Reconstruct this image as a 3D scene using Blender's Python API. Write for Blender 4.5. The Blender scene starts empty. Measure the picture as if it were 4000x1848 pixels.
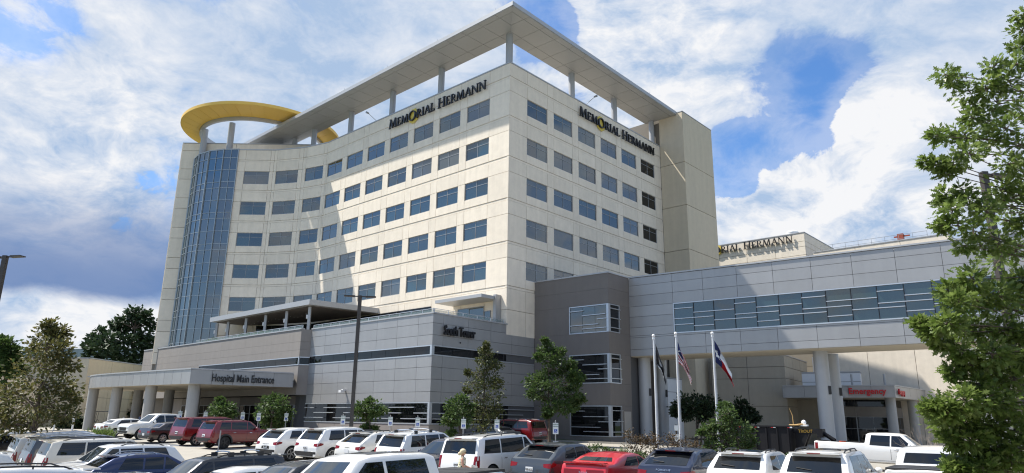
import bpy, bmesh, math, random
import numpy as np
from mathutils import Vector, Matrix
from mathutils.bvhtree import BVHTree
from math import radians, sin, cos, pi, atan2, sqrt

random.seed(7)
rng = np.random.default_rng(11)
SC = bpy.context.scene
COL = SC.collection

# ------------------------------------------------------------------ camera
EYE = 2.5
FPX = 2720.0
PITCH, ROLL = radians(14.77), radians(0.8)
_f = Vector((0, cos(PITCH), sin(PITCH)))
_r0 = Vector((1, 0, 0)); _u0 = Vector((0, -sin(PITCH), cos(PITCH)))
CR = cos(ROLL) * _r0 + sin(ROLL) * _u0
CU = -sin(ROLL) * _r0 + cos(ROLL) * _u0
camd = bpy.data.cameras.new('camera'); cam = bpy.data.objects.new('camera', camd); COL.objects.link(cam)
camd.sensor_fit = 'HORIZONTAL'; camd.sensor_width = 36.0; camd.lens = 36.0 * FPX / 4000.0
camd.clip_start = 0.1; camd.clip_end = 4000
cam.matrix_world = Matrix(((CR.x, CU.x, -_f.x, 0), (CR.y, CU.y, -_f.y, 0), (CR.z, CU.z, -_f.z, EYE), (0, 0, 0, 1)))
SC.camera = cam

def ray(px, py):
    return CR * ((px - 2000) / FPX) + CU * ((924 - py) / FPX) + _f
def at_y(px, py, y):
    d = ray(px, py); k = y / d.y
    return Vector((d.x * k, y, d.z * k + EYE))
def at_z(px, py, z):          # z is a world height
    d = ray(px, py); k = (z - EYE) / d.z
    return Vector((d.x * k, d.y * k, z))
def sx(px, y):                # plan x of an image column near the ground at depth y
    d = ray(px, 1660); return d.x / d.y * y

# ------------------------------------------------------------------ light
SUN_EL = radians(57.0)
SUN_H = Vector((-0.958, 0.287, 0)).normalized()
SUN = Vector((SUN_H.x * cos(SUN_EL), SUN_H.y * cos(SUN_EL), sin(SUN_EL)))
sd = bpy.data.lights.new('sun', 'SUN'); sd.energy = 4.3; sd.angle = radians(0.55); sd.color = (1.0, 0.95, 0.87)
so = bpy.data.objects.new('sun', sd); COL.objects.link(so)
so.rotation_mode = 'QUATERNION'; so.rotation_quaternion = SUN.to_track_quat('Z', 'Y'); so.location = (-60, 20, 80)

W = bpy.data.worlds.new('World'); SC.world = W; W.use_nodes = True
nt = W.node_tree
for n in list(nt.nodes): nt.nodes.remove(n)
def N(t, **k):
    n = nt.nodes.new(t)
    for a, b in k.items(): setattr(n, a, b)
    return n
def LK(a, b): nt.links.new(a, b)
def MT(op, a, b=None, c=None, clamp=False):
    n = N('ShaderNodeMath', operation=op, use_clamp=clamp)
    for i, v in enumerate((a, b, c)):
        if v is None: continue
        if isinstance(v, (int, float)): n.inputs[i].default_value = v
        else: LK(v, n.inputs[i])
    return n.outputs[0]
def SMOOTH(v, a, b, lo=0.0, hi=1.0):
    n = N('ShaderNodeMapRange', interpolation_type='SMOOTHSTEP')
    LK(v, n.inputs[0]); n.inputs[1].default_value = a; n.inputs[2].default_value = b
    n.inputs[3].default_value = lo; n.inputs[4].default_value = hi
    return n.outputs[0]
sky = N('ShaderNodeTexSky', sky_type='NISHITA'); sky.sun_disc = False
sky.sun_elevation = SUN_EL; sky.sun_rotation = atan2(SUN_H.x, SUN_H.y)
sky.altitude = 50; sky.air_density = 1.0; sky.dust_density = 0.6; sky.ozone_density = 1.6
tc = N('ShaderNodeTexCoord')
nrm = N('ShaderNodeVectorMath', operation='NORMALIZE'); LK(tc.outputs['Generated'], nrm.inputs[0])
D = nrm.outputs[0]
def scaled(vec, s):
    n = N('ShaderNodeVectorMath', operation='MULTIPLY'); LK(vec, n.inputs[0]); n.inputs[1].default_value = s; return n.outputs[0]
def added(vec, s):
    n = N('ShaderNodeVectorMath', operation='ADD'); LK(vec, n.inputs[0])
    if isinstance(s, tuple): n.inputs[1].default_value = s
    else: LK(s, n.inputs[1])
    return n.outputs[0]
def NOISE(vec, scale, detail, rough=0.55, dist=0.0):
    n = N('ShaderNodeTexNoise'); LK(vec, n.inputs['Vector']); n.inputs['Scale'].default_value = scale
    n.inputs['Detail'].default_value = detail; n.inputs['Roughness'].default_value = rough; n.inputs['Distortion'].default_value = dist
    return n.outputs['Fac']
P0 = scaled(D, (1.0, 1.0, 1.7))
wn = N('ShaderNodeTexNoise'); LK(P0, wn.inputs['Vector']); wn.inputs['Scale'].default_value = 4.0; wn.inputs['Detail'].default_value = 4.0
wv = scaled(added(wn.outputs['Color'], (-0.5, -0.5, -0.5)), (0.16, 0.16, 0.16))
P1 = added(P0, wv)
base_n = NOISE(P1, 3.4, 10.0, 0.60)
fine_n = NOISE(P1, 11.0, 9.0, 0.66)
puff = N('ShaderNodeTexVoronoi', feature='SMOOTH_F1'); LK(added(P1, scaled(added(wn.outputs['Color'], (-0.5, -0.5, -0.5)), (0.05, 0.05, 0.05))), puff.inputs['Vector']); puff.inputs['Scale'].default_value = 15.0; puff.inputs['Smoothness'].default_value = 0.45
puff_n = MT('SUBTRACT', 0.62, puff.outputs['Distance'])
PL = added(P1, (SUN.x * 0.04, SUN.y * 0.04, SUN.z * 0.06))
lit_n = NOISE(PL, 3.4, 6.0, 0.60)
lit_f = NOISE(PL, 11.0, 5.0, 0.66)
# cloud masses in view: (image column, row, radius in degrees, strength)
def blob_sum(v0, L_):
    for (bx_, by_, br_, ba_) in L_:
        dv = ray(bx_, by_).normalized()
        dp = N('ShaderNodeVectorMath', operation='DOT_PRODUCT'); LK(D, dp.inputs[0]); dp.inputs[1].default_value = dv
        v0 = MT('ADD', v0, SMOOTH(dp.outputs['Value'], cos(radians(br_ * 1.4)), cos(radians(br_ * 0.05)), 0.0, ba_))
    return v0
cov = blob_sum(MT('ADD', base_n, 0.07), [(250, 560, 14, 0.10), (1000, 230, 16, 0.14), (1600, 140, 11, 0.10), (300, 1020, 9, 0.12),
         (2480, 190, 8, 0.22), (2700, 360, 6, 0.16), (3150, 40, 11, 0.10), (3800, 150, 8, 0.10), (3020, 900, 6.0, 0.30), (3380, 830, 7.5, 0.24), (3700, 600, 7, 0.20), (3900, 900, 7, 0.12),
         (150, 1300, 6, 0.14), (430, 1300, 5, 0.10), (3400, 430, 2.6, 0.22),
         (3080, 470, 6.0, -0.28), (3330, 300, 3.5, -0.15), (3230, 600, 3.4, -0.20), (2120, 120, 2.8, -0.30), (2230, 330, 2.0, -0.10), (140, 125, 3.6, -0.27), (2870, 660, 3.4, -0.30), (3560, 1030, 2.6, -0.20), (620, 1200, 2.0, -0.16), (600, 500, 5, -0.13), (650, 950, 5, -0.10)])
covd = MT('ADD', cov, MT('ADD', MT('MULTIPLY', MT('SUBTRACT', fine_n, 0.5), 0.34), MT('MULTIPLY', puff_n, 0.13)))
hard = blob_sum(MT('MULTIPLY', base_n, 0.0), [(2480, 170, 8, 0.8), (3060, 850, 8, 0.9), (3400, 780, 8, 0.6), (3400, 430, 3, 0.4), (500, 620, 6, 0.5), (130, 420, 8, 0.3), (250, 1290, 9, 0.7)])
dens = MT('ADD', MT('MULTIPLY', SMOOTH(covd, 0.44, 0.70), MT('SUBTRACT', 1.0, hard, None, True)), MT('MULTIPLY', SMOOTH(covd, 0.54, 0.60), MT('MINIMUM', hard, 1.0)), None, True)
dens = MT('MAXIMUM', dens, SMOOTH(covd, 0.28, 0.52, 0.0, 0.34))
relief = MT('ADD', MT('MULTIPLY', MT('SUBTRACT', base_n, lit_n), 3.2), MT('MULTIPLY', MT('SUBTRACT', fine_n, lit_f), 2.6))
white_b = blob_sum(MT('ADD', MT('MULTIPLY', relief, MT('ADD', MT('MULTIPLY', MT('MINIMUM', hard, 1.0), 0.55), 0.45)), 0.26), [(2480, 170, 8, 0.36), (3060, 830, 7, 0.36), (3400, 760, 8, 0.22), (3700, 560, 7, 0.16), (3400, 430, 3, 0.40), (130, 420, 8, 0.22), (430, 260, 6, 0.16), (540, 660, 5, 0.28), (280, 860, 5, 0.14), (180, 1280, 7, 0.34), (450, 1290, 5, 0.36), (1800, 60, 5, 0.18), (1000, 180, 12, -0.08), (600, 950, 8, -0.12)])
crisp = MT('ADD', MT('MULTIPLY', MT('MINIMUM', hard, 1.0), 0.65), 0.35)
lightv = MT('ADD', white_b, MT('MULTIPLY', MT('ADD', MT('MULTIPLY', MT('SUBTRACT', fine_n, 0.5), 0.7), MT('MULTIPLY', puff_n, 0.30)), crisp), None, True)
# dark underside of the heavy cloud low on the left
sepn = N('ShaderNodeSeparateXYZ'); LK(D, sepn.inputs[0])
dk = N('ShaderNodeVectorMath', operation='DOT_PRODUCT'); LK(D, dk.inputs[0]); dk.inputs[1].default_value = ray(330, 1070).normalized()
wob = MT('MULTIPLY', MT('SUBTRACT', base_n, 0.5), 0.10)
el = MT('ADD', sepn.outputs['Z'], wob)
zlo = ray(330, 1165).normalized().z
under = MT('MULTIPLY', MT('MULTIPLY', SMOOTH(el, zlo - 0.006, zlo + 0.02), SMOOTH(el, zlo + 0.16, zlo + 0.03)), SMOOTH(dk.outputs['Value'], cos(radians(15)), cos(radians(5))))
def MIX(f, a, b):
    n = N('ShaderNodeMix', data_type='RGBA')
    if isinstance(f, (int, float)): n.inputs['Factor'].default_value = f
    else: LK(f, n.inputs['Factor'])
    for k, v in ((6, a), (7, b)):
        if isinstance(v, tuple): n.inputs[k].default_value = v
        else: LK(v, n.inputs[k])
    return n.outputs[2]
grey = (1.46, 1.95, 2.72, 1); white = (3.25, 3.28, 3.36, 1)
cc = MIX(lightv, grey, white)
skyb = N('ShaderNodeMix', data_type='RGBA', blend_type='MULTIPLY'); skyb.inputs['Factor'].default_value = 1.0
LK(sky.outputs[0], skyb.inputs[6]); skyb.inputs[7].default_value = (0.33, 0.50, 0.68, 1)
hazy = MIX(SMOOTH(sepn.outputs['Z'], 0.26, -0.02, 0.0, 0.85), skyb.outputs[2], (2.3, 2.75, 3.4, 1))
mixc = MIX(dens, hazy, cc)
mixc = MIX(MT('MULTIPLY', under, 0.92), mixc, (0.50, 0.86, 1.72, 1))
bg = N('ShaderNodeBackground'); LK(mixc, bg.inputs[0]); bg.inputs[1].default_value = 0.142
wo = N('ShaderNodeOutputWorld'); LK(bg.outputs[0], wo.inputs[0])

SC.view_settings.view_transform = 'Standard'; SC.view_settings.look = 'None'
SC.view_settings.exposure = 1.0; SC.view_settings.gamma = 1.0; SC.view_settings.use_curve_mapping = False
SC.render.engine = 'CYCLES'
SC.cycles.use_denoising = True; SC.cycles.filter_width = 1.15
SC.cycles.max_bounces = 6; SC.cycles.diffuse_bounces = 3; SC.cycles.glossy_bounces = 3; SC.cycles.transmission_bounces = 4; SC.cycles.transparent_max_bounces = 6
SC.cycles.caustics_reflective = False; SC.cycles.caustics_refractive = False
SC.cycles.sample_clamp_indirect = 6.0

# ------------------------------------------------------------------ materials
MATS = {}
def mat(name, color, rough=0.6, metal=0.0, var=0.06, vscale=3.0, rand=0.0, bump=0.0, bscale=40.0, ior=1.5, coat=0.0, emit=None, spec=None, streak=0.0):
    if name in MATS: return MATS[name]
    m = bpy.data.materials.new(name); m.use_nodes = True
    t = m.node_tree; b = t.nodes['Principled BSDF']
    b.inputs['Roughness'].default_value = rough; b.inputs['Metallic'].default_value = metal; b.inputs['IOR'].default_value = ior
    if coat: b.inputs['Coat Weight'].default_value = coat; b.inputs['Coat Roughness'].default_value = 0.04
    if spec is not None: b.inputs['Specular IOR Level'].default_value = spec
    c = (*color, 1.0)
    g = t.nodes.new('ShaderNodeNewGeometry')
    src = None
    if var > 0:
        n = t.nodes.new('ShaderNodeTexNoise'); n.inputs['Scale'].default_value = vscale; n.inputs['Detail'].default_value = 6; n.inputs['Roughness'].default_value = 0.65
        t.links.new(g.outputs['Position'], n.inputs['Vector'])
        mr = t.nodes.new('ShaderNodeMapRange'); t.links.new(n.outputs['Fac'], mr.inputs[0]); mr.inputs[1].default_value = 0.25; mr.inputs[2].default_value = 0.75
        mr.inputs[3].default_value = 1 - var; mr.inputs[4].default_value = 1 + var
        src = mr.outputs[0]
    if streak > 0:
        mp = t.nodes.new('ShaderNodeMapping'); mp.inputs['Scale'].default_value = (1.3, 1.3, 0.09); t.links.new(g.outputs['Position'], mp.inputs[0])
        n2 = t.nodes.new('ShaderNodeTexNoise'); n2.inputs['Scale'].default_value = 1.6; n2.inputs['Detail'].default_value = 5; t.links.new(mp.outputs[0], n2.inputs['Vector'])
        m2 = t.nodes.new('ShaderNodeMapRange'); t.links.new(n2.outputs['Fac'], m2.inputs[0]); m2.inputs[1].default_value = 0.3; m2.inputs[2].default_value = 0.7
        m2.inputs[3].default_value = 1 - streak; m2.inputs[4].default_value = 1 + streak * 0.5
        if src:
            mm = t.nodes.new('ShaderNodeMath'); mm.operation = 'MULTIPLY'; t.links.new(src, mm.inputs[0]); t.links.new(m2.outputs[0], mm.inputs[1]); src = mm.outputs[0]
        else: src = m2.outputs[0]
    if rand > 0:
        oi = t.nodes.new('ShaderNodeObjectInfo'); mr2 = t.nodes.new('ShaderNodeMapRange'); t.links.new(oi.outputs['Random'], mr2.inputs[0])
        mr2.inputs[3].default_value = 1 - rand; mr2.inputs[4].default_value = 1 + rand
        if src:
            mm = t.nodes.new('ShaderNodeMath'); mm.operation = 'MULTIPLY'; t.links.new(src, mm.inputs[0]); t.links.new(mr2.outputs[0], mm.inputs[1]); src = mm.outputs[0]
        else: src = mr2.outputs[0]
    if src:
        vm = t.nodes.new('ShaderNodeVectorMath'); vm.operation = 'SCALE'; vm.inputs[0].default_value = color; t.links.new(src, vm.inputs['Scale'])
        t.links.new(vm.outputs[0], b.inputs['Base Color'])
    else: b.inputs['Base Color'].default_value = c
    if bump > 0:
        n3 = t.nodes.new('ShaderNodeTexNoise'); n3.inputs['Scale'].default_value = bscale; n3.inputs['Detail'].default_value = 4; t.links.new(g.outputs['Position'], n3.inputs['Vector'])
        bp = t.nodes.new('ShaderNodeBump'); bp.inputs['Strength'].default_value = bump; bp.inputs['Distance'].default_value = 0.02
        t.links.new(n3.outputs['Fac'], bp.inputs['Height']); t.links.new(bp.outputs[0], b.inputs['Normal'])
    if emit: b.inputs['Emission Color'].default_value = (*emit[0], 1); b.inputs['Emission Strength'].default_value = emit[1]
    MATS[name] = m; return m

def glass_mat(name, color, ior=2.1, rough=0.02, wob=0.0, rand=0.0):
    m = mat(name, color, rough=rough, var=0.0, rand=rand, ior=ior)
    if wob > 0:
        t = m.node_tree; b = t.nodes['Principled BSDF']; g = t.nodes.new('ShaderNodeNewGeometry')
        n3 = t.nodes.new('ShaderNodeTexNoise'); n3.inputs['Scale'].default_value = 0.55; n3.inputs['Detail'].default_value = 1.5; t.links.new(g.outputs['Position'], n3.inputs['Vector'])
        bp = t.nodes.new('ShaderNodeBump'); bp.inputs['Strength'].default_value = wob; bp.inputs['Distance'].default_value = 0.1
        t.links.new(n3.outputs['Fac'], bp.inputs['Height']); t.links.new(bp.outputs[0], b.inputs['Normal'])
    return m

PRE = mat('precast', (0.785, 0.70, 0.575), 0.85, var=0.07, vscale=1.4, rand=0.04, bump=0.3, bscale=30, streak=0.055)
PRE2 = mat('precast_tan', (0.60, 0.52, 0.385), 0.85, var=0.05, vscale=1.5, rand=0.03, bump=0.2, bscale=30, streak=0.05)
JOINT = mat('joint', (0.20, 0.18, 0.15), 0.9, var=0.05)
JOINTM = mat('joint_metal', (0.09, 0.092, 0.096), 0.8, var=0.0)
SILV = mat('silver_panel', (0.36, 0.357, 0.352), 0.40, 0.35, var=0.05, vscale=0.5, rand=0.05, bump=0.06, bscale=0.7, streak=0.04)
SILVC = mat('silver_canopy', (0.42, 0.425, 0.43), 0.45, 0.25, var=0.03, vscale=0.6, rand=0.025)
TAUPE = mat('taupe_stucco', (0.265, 0.243, 0.222), 0.8, var=0.05, vscale=1.2, rand=0.02, bump=0.15, streak=0.05)
DGREY = mat('charcoal_stucco', (0.175, 0.158, 0.145), 0.8, var=0.05, vscale=1.2, rand=0.02, bump=0.15, streak=0.05)
YELL = mat('ring_yellow', (0.80, 0.51, 0.10), 0.5, var=0.03, rand=0.03)
FRAME = mat('alu_frame', (0.55, 0.57, 0.59), 0.35, 0.6, var=0.0)
FRAMED = mat('window_frame_grey', (0.30, 0.315, 0.33), 0.45, 0.3, var=0.0)
GLASS = glass_mat('tower_glass', (0.020, 0.040, 0.042), 2.2, 0.02, 0.05, rand=0.5)
GLASSV = glass_mat('tower_glass_blinds', (0.075, 0.085, 0.082), 2.1, 0.03, 0.05, rand=0.3)
GLASSD = glass_mat('dark_glass', (0.008, 0.009, 0.010), 1.5, 0.02, 0.03, rand=0.4)
GLASSB = glass_mat('curtain_glass', (0.012, 0.030, 0.034), 2.5, 0.015, 0.04, rand=0.5)
GLASSR = glass_mat('bridge_glass', (0.018, 0.036, 0.034), 2.1, 0.02, 0.05, rand=0.4)
CONC = mat('concrete', (0.30, 0.28, 0.24), 0.9, var=0.12, vscale=0.7, bump=0.2, bscale=25)
KERB = mat('kerb_concrete', (0.34, 0.32, 0.28), 0.9, var=0.08, vscale=2)
GRASS = mat('grass', (0.055, 0.085, 0.022), 0.95, var=0.35, vscale=0.8, bump=0.5, bscale=14)
MULCH = mat('mulch', (0.085, 0.045, 0.028), 0.95, var=0.35, vscale=6, bump=0.6, bscale=20)
COLM = mat('column_metal', (0.40, 0.41, 0.42), 0.5, 0.2, var=0.04, vscale=1.2, streak=0.06)
COLC = mat('column_concrete', (0.37, 0.365, 0.35), 0.75, var=0.06, vscale=1.2, streak=0.08)
LETTER = mat('letter_black', (0.012, 0.012, 0.014), 0.4, var=0.0)
REDL = mat('letter_red', (0.52, 0.012, 0.018), 0.4, var=0.0)
BLACK = mat('black_paint', (0.012, 0.012, 0.013), 0.45, var=0.0)
POLEB = mat('bronze_pole', (0.055, 0.048, 0.043), 0.5, 0.3, var=0.05)
WHITE = mat('white_paint', (0.78, 0.78, 0.77), 0.45, var=0.03)
SOFF = mat('soffit_tan', (0.50, 0.45, 0.36), 0.8, var=0.03)
BARK = mat('bark', (0.10, 0.078, 0.06), 0.95, var=0.3, vscale=8, bump=0.8, bscale=25)

# ------------------------------------------------------------------ helpers
def wm(o):
    m = o.matrix_basis.copy()
    if o.parent: m = wm(o.parent) @ o.matrix_parent_inverse @ m
    return m
def adopt(o, parent):
    if parent is not None:
        o.parent = parent; o.matrix_parent_inverse = wm(parent).inverted()
    return o
def tag(o, label=None, cat=None, group=None, kind=None):
    if label: o['label'] = label
    if cat: o['category'] = cat
    if group: o['group'] = group
    if kind: o['kind'] = kind
    return o
def thing(name, loc, label, cat, group=None, rz=0.0):
    o = bpy.data.objects.new(name, None); COL.objects.link(o); o.empty_display_size = 0.3
    o.location = loc; o.rotation_euler = (0, 0, rz)
    return tag(o, label, cat, group)
def inst(name, mesh, matrix, parent=None):
    o = bpy.data.objects.new(name, mesh); COL.objects.link(o); o.matrix_basis = matrix
    return adopt(o, parent)
def copy_tree(o, parent=None):
    c = o.copy(); COL.objects.link(c)
    if parent is not None:
        c.parent = parent; c.matrix_parent_inverse = o.matrix_parent_inverse.copy()
    for ch in list(o.children): copy_tree(ch, c)
    return c

class MB:
    def __init__(s): s.v = []; s.f = []; s.m = []; s.mats = []; s.cur = 0
    def use(s, m):
        if m not in s.mats: s.mats.append(m)
        s.cur = s.mats.index(m); return s
    def add(s, vs, fs):
        k = len(s.v); s.v += [tuple(v) for v in vs]
        for f in fs: s.f.append(tuple(i + k for i in f)); s.m.append(s.cur)
    def box(s, x0, x1, y0, y1, z0, z1, M=None):
        vs = [Vector((x, y, z)) for z in (z0, z1) for y in (y0, y1) for x in (x0, x1)]
        if M is not None: vs = [M @ v for v in vs]
        s.add(vs, [(0, 2, 3, 1), (4, 5, 7, 6), (0, 1, 5, 4), (2, 6, 7, 3), (0, 4, 6, 2), (1, 3, 7, 5)]); return s
    def prism(s, poly, z0, z1):
        n = len(poly)
        a = sum(poly[i][0] * poly[(i + 1) % n][1] - poly[(i + 1) % n][0] * poly[i][1] for i in range(n))
        if a < 0: poly = list(reversed(poly))
        vs = [(p[0], p[1], z0) for p in poly] + [(p[0], p[1], z1) for p in poly]
        s.add(vs, [tuple(reversed(range(n))), tuple(range(n, 2 * n))] + [(i, (i + 1) % n, (i + 1) % n + n, i + n) for i in range(n)]); return s
    def tube(s, p0, p1, r0, r1=None, n=10, caps=True):
        r1 = r0 if r1 is None else r1
        p0 = Vector(p0); p1 = Vector(p1); d = (p1 - p0)
        if d.length < 1e-6: return s
        q = d.to_track_quat('Z', 'Y'); vs = []
        for p, r in ((p0, r0), (p1, r1)):
            for i in range(n):
                a = 2 * pi * i / n; vs.append(p + q @ Vector((r * cos(a), r * sin(a), 0)))
        fs = [(i, (i + 1) % n, (i + 1) % n + n, i + n) for i in range(n)]
        if caps: fs += [tuple(reversed(range(n))), tuple(range(n, 2 * n))]
        s.add(vs, fs); return s
    def path(s, pts, rs, n=8):
        pts = [Vector(p) for p in pts]; rings = []; vs = []
        for i, p in enumerate(pts):
            d = (pts[min(i + 1, len(pts) - 1)] - pts[max(i - 1, 0)])
            q = d.to_track_quat('Z', 'Y')
            for k in range(n):
                a = 2 * pi * k / n; vs.append(p + q @ Vector((rs[i] * cos(a), rs[i] * sin(a), 0)))
        fs = []
        for i in range(len(pts) - 1):
            for k in range(n):
                fs.append((i * n + k, i * n + (k + 1) % n, (i + 1) * n + (k + 1) % n, (i + 1) * n + k))
        fs += [tuple(reversed(range(n))), tuple(range((len(pts) - 1) * n, len(pts) * n))]
        s.add(vs, fs); return s
    def lathe(s, prof, n=20, M=None, closed=False):
        vs = []; m = len(prof)
        for i in range(n):
            a = 2 * pi * i / n
            for r, z in prof:
                v = Vector((r * cos(a), r * sin(a), z)); vs.append(M @ v if M is not None else v)
        fs = []
        for i in range(n):
            j = (i + 1) % n
            for k in range(m - 1 + (1 if closed else 0)):
                k2 = (k + 1) % m
                fs.append((i * m + k, j * m + k, j * m + k2, i * m + k2))
        s.add(vs, fs); return s
    def sphere(s, c, r, n=12, sc=(1, 1, 1)):
        prof = [(max(1e-4, r * sin(pi * k / (n // 2))), -r * cos(pi * k / (n // 2))) for k in range(n // 2 + 1)]
        M = Matrix.Translation(c) @ Matrix.Diagonal((*sc, 1)); return s.lathe(prof, n, M)
    def mesh(s, name, mats=None, smooth=None):
        me = bpy.data.meshes.new(name); me.from_pydata(s.v, [], s.f)
        ms = mats if mats is not None else s.mats
        for m in ms: me.materials.append(m)
        if len(s.mats) > 1: me.polygons.foreach_set('material_index', s.m)
        if smooth is not None:
            me.polygons.foreach_set('use_smooth', [True] * len(me.polygons))
            me.set_sharp_from_angle(angle=radians(smooth))
        me.update(); return me
    def obj(s, name, material=None, parent=None, smooth=None, M=None):
        me = s.mesh(name, [material] if material is not None else None, smooth)
        return inst(name, me, M if M is not None else Matrix.Identity(4), parent)

MC = {}
def box_mesh(w, h, d, m, name='panel'):
    k = (round(w, 3), round(h, 3), round(d, 3), m.name, name)
    if k not in MC:
        MC[k] = MB().box(-w / 2, w / 2, -h / 2, h / 2, -d, 0).mesh(name, [m])
    return MC[k]

class Wall:
    """vertical plane through plan points A-B; u along A->B, w outward (towards the camera side unless flip)"""
    def __init__(s, A, B, flip=False):
        s.A = Vector((A[0], A[1], 0)); s.B = Vector((B[0], B[1], 0)); s.len = (s.B - s.A).length
        s.t = (s.B - s.A) / s.len
        n = Vector((s.t.y, -s.t.x, 0))
        if (n.dot(-(s.A + s.B) / 2) < 0) != flip: n = -n
        s.n = n
        e = s.t if Vector((s.t.y, -s.t.x, 0)).dot(n) > 0 else -s.t      # right-handed frame e, z, n
        s.R = Matrix(((e.x, 0, n.x, 0), (e.y, 0, n.y, 0), (0, 1, 0, 0), (0, 0, 0, 1))); s.sgn = 1 if e.dot(s.t) > 0 else -1
    def P(s, u, z, w=0.0): return s.A + s.t * u + s.n * w + Vector((0, 0, z))
    def M(s, u, z, w=0.0): return Matrix.Translation(s.P(u, z, w)) @ s.R
    def panel(s, name, u0, u1, z0, z1, m, parent, d=0.2, w=0.0, gap=0.0):
        W_, H_ = (u1 - u0) - gap, (z1 - z0) - gap
        if W_ <= 0.02 or H_ <= 0.02: return None
        return inst(name, box_mesh(W_, H_, d, m, name), s.M((u0 + u1) / 2, (z0 + z1) / 2, w), parent)
    def bx(s, mb, u0, u1, z0, z1, w0, w1):
        """box into a bmesh collector in world space"""
        M = s.M(0, 0, 0); a, b = (u0, u1) if s.sgn > 0 else (-u1, -u0)
        mb.box(a, b, z0, z1, w0, w1, M); return mb

def window(wall, u0, u1, z0, z1, parent, us=(0.5,), zs=(0.66,), glass=None, frame=None, w=-0.08, fw=0.06, name='window'):
    """window part (frame with mullions) with one pane sub-part per light"""
    glass = glass or GLASS; frame = frame or FRAMED
    Wd, H = u1 - u0, z1 - z0
    k = ('win', round(Wd, 2), round(H, 2), us, zs, frame.name, fw)
    if k not in MC:
        mb = MB(); d = 0.07
        mb.box(-Wd / 2, Wd / 2, H / 2 - fw, H / 2, -d, 0); mb.box(-Wd / 2, Wd / 2, -H / 2, -H / 2 + fw, -d, 0)
        mb.box(-Wd / 2, -Wd / 2 + fw, -H / 2 + fw, H / 2 - fw, -d, 0); mb.box(Wd / 2 - fw, Wd / 2, -H / 2 + fw, H / 2 - fw, -d, 0)
        for q in us: x = -Wd / 2 + q * Wd; mb.box(x - fw * .4, x + fw * .4, -H / 2 + fw, H / 2 - fw, -d, -0.003)
        for q in zs: y = -H / 2 + q * H; mb.box(-Wd / 2 + fw, Wd / 2 - fw, y - fw * .4, y + fw * .4, -d, -0.006)
        MC[k] = mb.mesh(name, [frame])
    o = inst(name, MC[k], wall.M((u0 + u1) / 2, (z0 + z1) / 2, w), parent)
    ue = [0] + list(us) + [1]; ze = [0] + list(zs) + [1]
    for i in range(len(ue) - 1):
        for j in range(len(ze) - 1):
            a, b = u0 + ue[i] * Wd, u0 + ue[i + 1] * Wd; c, e = z0 + ze[j] * H, z0 + ze[j + 1] * H
            inst('pane', box_mesh(b - a - .01, e - c - .01, 0.012, glass, 'pane'), wall.M((a + b) / 2, (c + e) / 2, w - 0.035), o)
    return o

def text_mesh(body, size, mat_, extrude=0.02, offset=0.0, xs=1.0, align='CENTER', spacing=1.0):
    cu = bpy.data.curves.new('txt', 'FONT'); cu.body = body; cu.size = size; cu.extrude = extrude; cu.offset = offset
    cu.align_x = align; cu.align_y = 'BOTTOM_BASELINE'; cu.space_character = spacing; cu.resolution_u = 3
    o = bpy.data.objects.new('txt', cu); COL.objects.link(o)
    dg = bpy.context.evaluated_depsgraph_get(); me = bpy.data.meshes.new_from_object(o.evaluated_get(dg))
    bpy.data.objects.remove(o); bpy.data.curves.remove(cu)
    if xs != 1.0: me.transform(Matrix.Diagonal((xs, 1, 1, 1)))
    me.materials.clear(); me.materials.append(mat_)
    return me

# ------------------------------------------------------------------ ground
def gz(x, y):
    """height of the paved ground: a lot that rises gently towards the building"""
    yy = min(max(y, 28.0), 66.0)
    h = 0.022 * (yy - 28.0)
    if x < 0:
        lim = 38.0 + 8.0 * min(max((-x - 13.0) / 4.0, 0), 1)
        h += 0.05 * max(x, -11.0) * min(max((lim - y) / 10.0, 0), 1)
    if x > 10: h -= 0.02 * (min(x, 45.0) - 10.0) * min(max((y - 28) / 12, 0), 1)
    return h
def sheet(name, x0, x1, y0, y1, m, dz, step=2.0, test=None):
    nx, ny = int((x1 - x0) / step) + 1, int((y1 - y0) / step) + 1
    vs = [(x0 + i * step, y0 + j * step, gz(x0 + i * step, y0 + j * step) + dz) for j in range(ny) for i in range(nx)]
    fs = [(j * nx + i, j * nx + i + 1, (j + 1) * nx + i + 1, (j + 1) * nx + i) for j in range(ny - 1) for i in range(nx - 1)
          if test is None or test(x0 + (i + .5) * step, y0 + (j + .5) * step)]
    mb = MB(); mb.add(vs, fs); o = mb.obj(name, m, smooth=40); o['kind'] = 'structure'; return o
def ground_poly(name, poly, m, dz, th=0.0, kind='structure', parent=None, edge=1.2):
    """sheet or slab that follows the ground inside a plan polygon (ring of samples along the outline, filled)"""
    pts = []
    for i, p in enumerate(poly):
        q = poly[(i + 1) % len(poly)]; L = sqrt((q[0] - p[0]) ** 2 + (q[1] - p[1]) ** 2); n = max(1, int(L / edge))
        for k in range(n): pts.append((p[0] + (q[0] - p[0]) * k / n, p[1] + (q[1] - p[1]) * k / n))
    a = sum(pts[i][0] * pts[(i + 1) % len(pts)][1] - pts[(i + 1) % len(pts)][0] * pts[i][1] for i in range(len(pts)))
    if a < 0: pts.reverse()
    n = len(pts); mb = MB()
    top = [(x, y, gz(x, y) + dz) for x, y in pts]
    if th > 0:
        bot = [(x, y, gz(x, y) + dz - th) for x, y in pts]
        mb.add(top + bot, [tuple(range(n))] + [(i + n, (i + 1) % n + n, (i + 1) % n, i) for i in range(n)])
    else: mb.add(top, [tuple(range(n))])
    o = mb.obj(name, m, parent)
    if kind and parent is None: o['kind'] = kind
    return o
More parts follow.
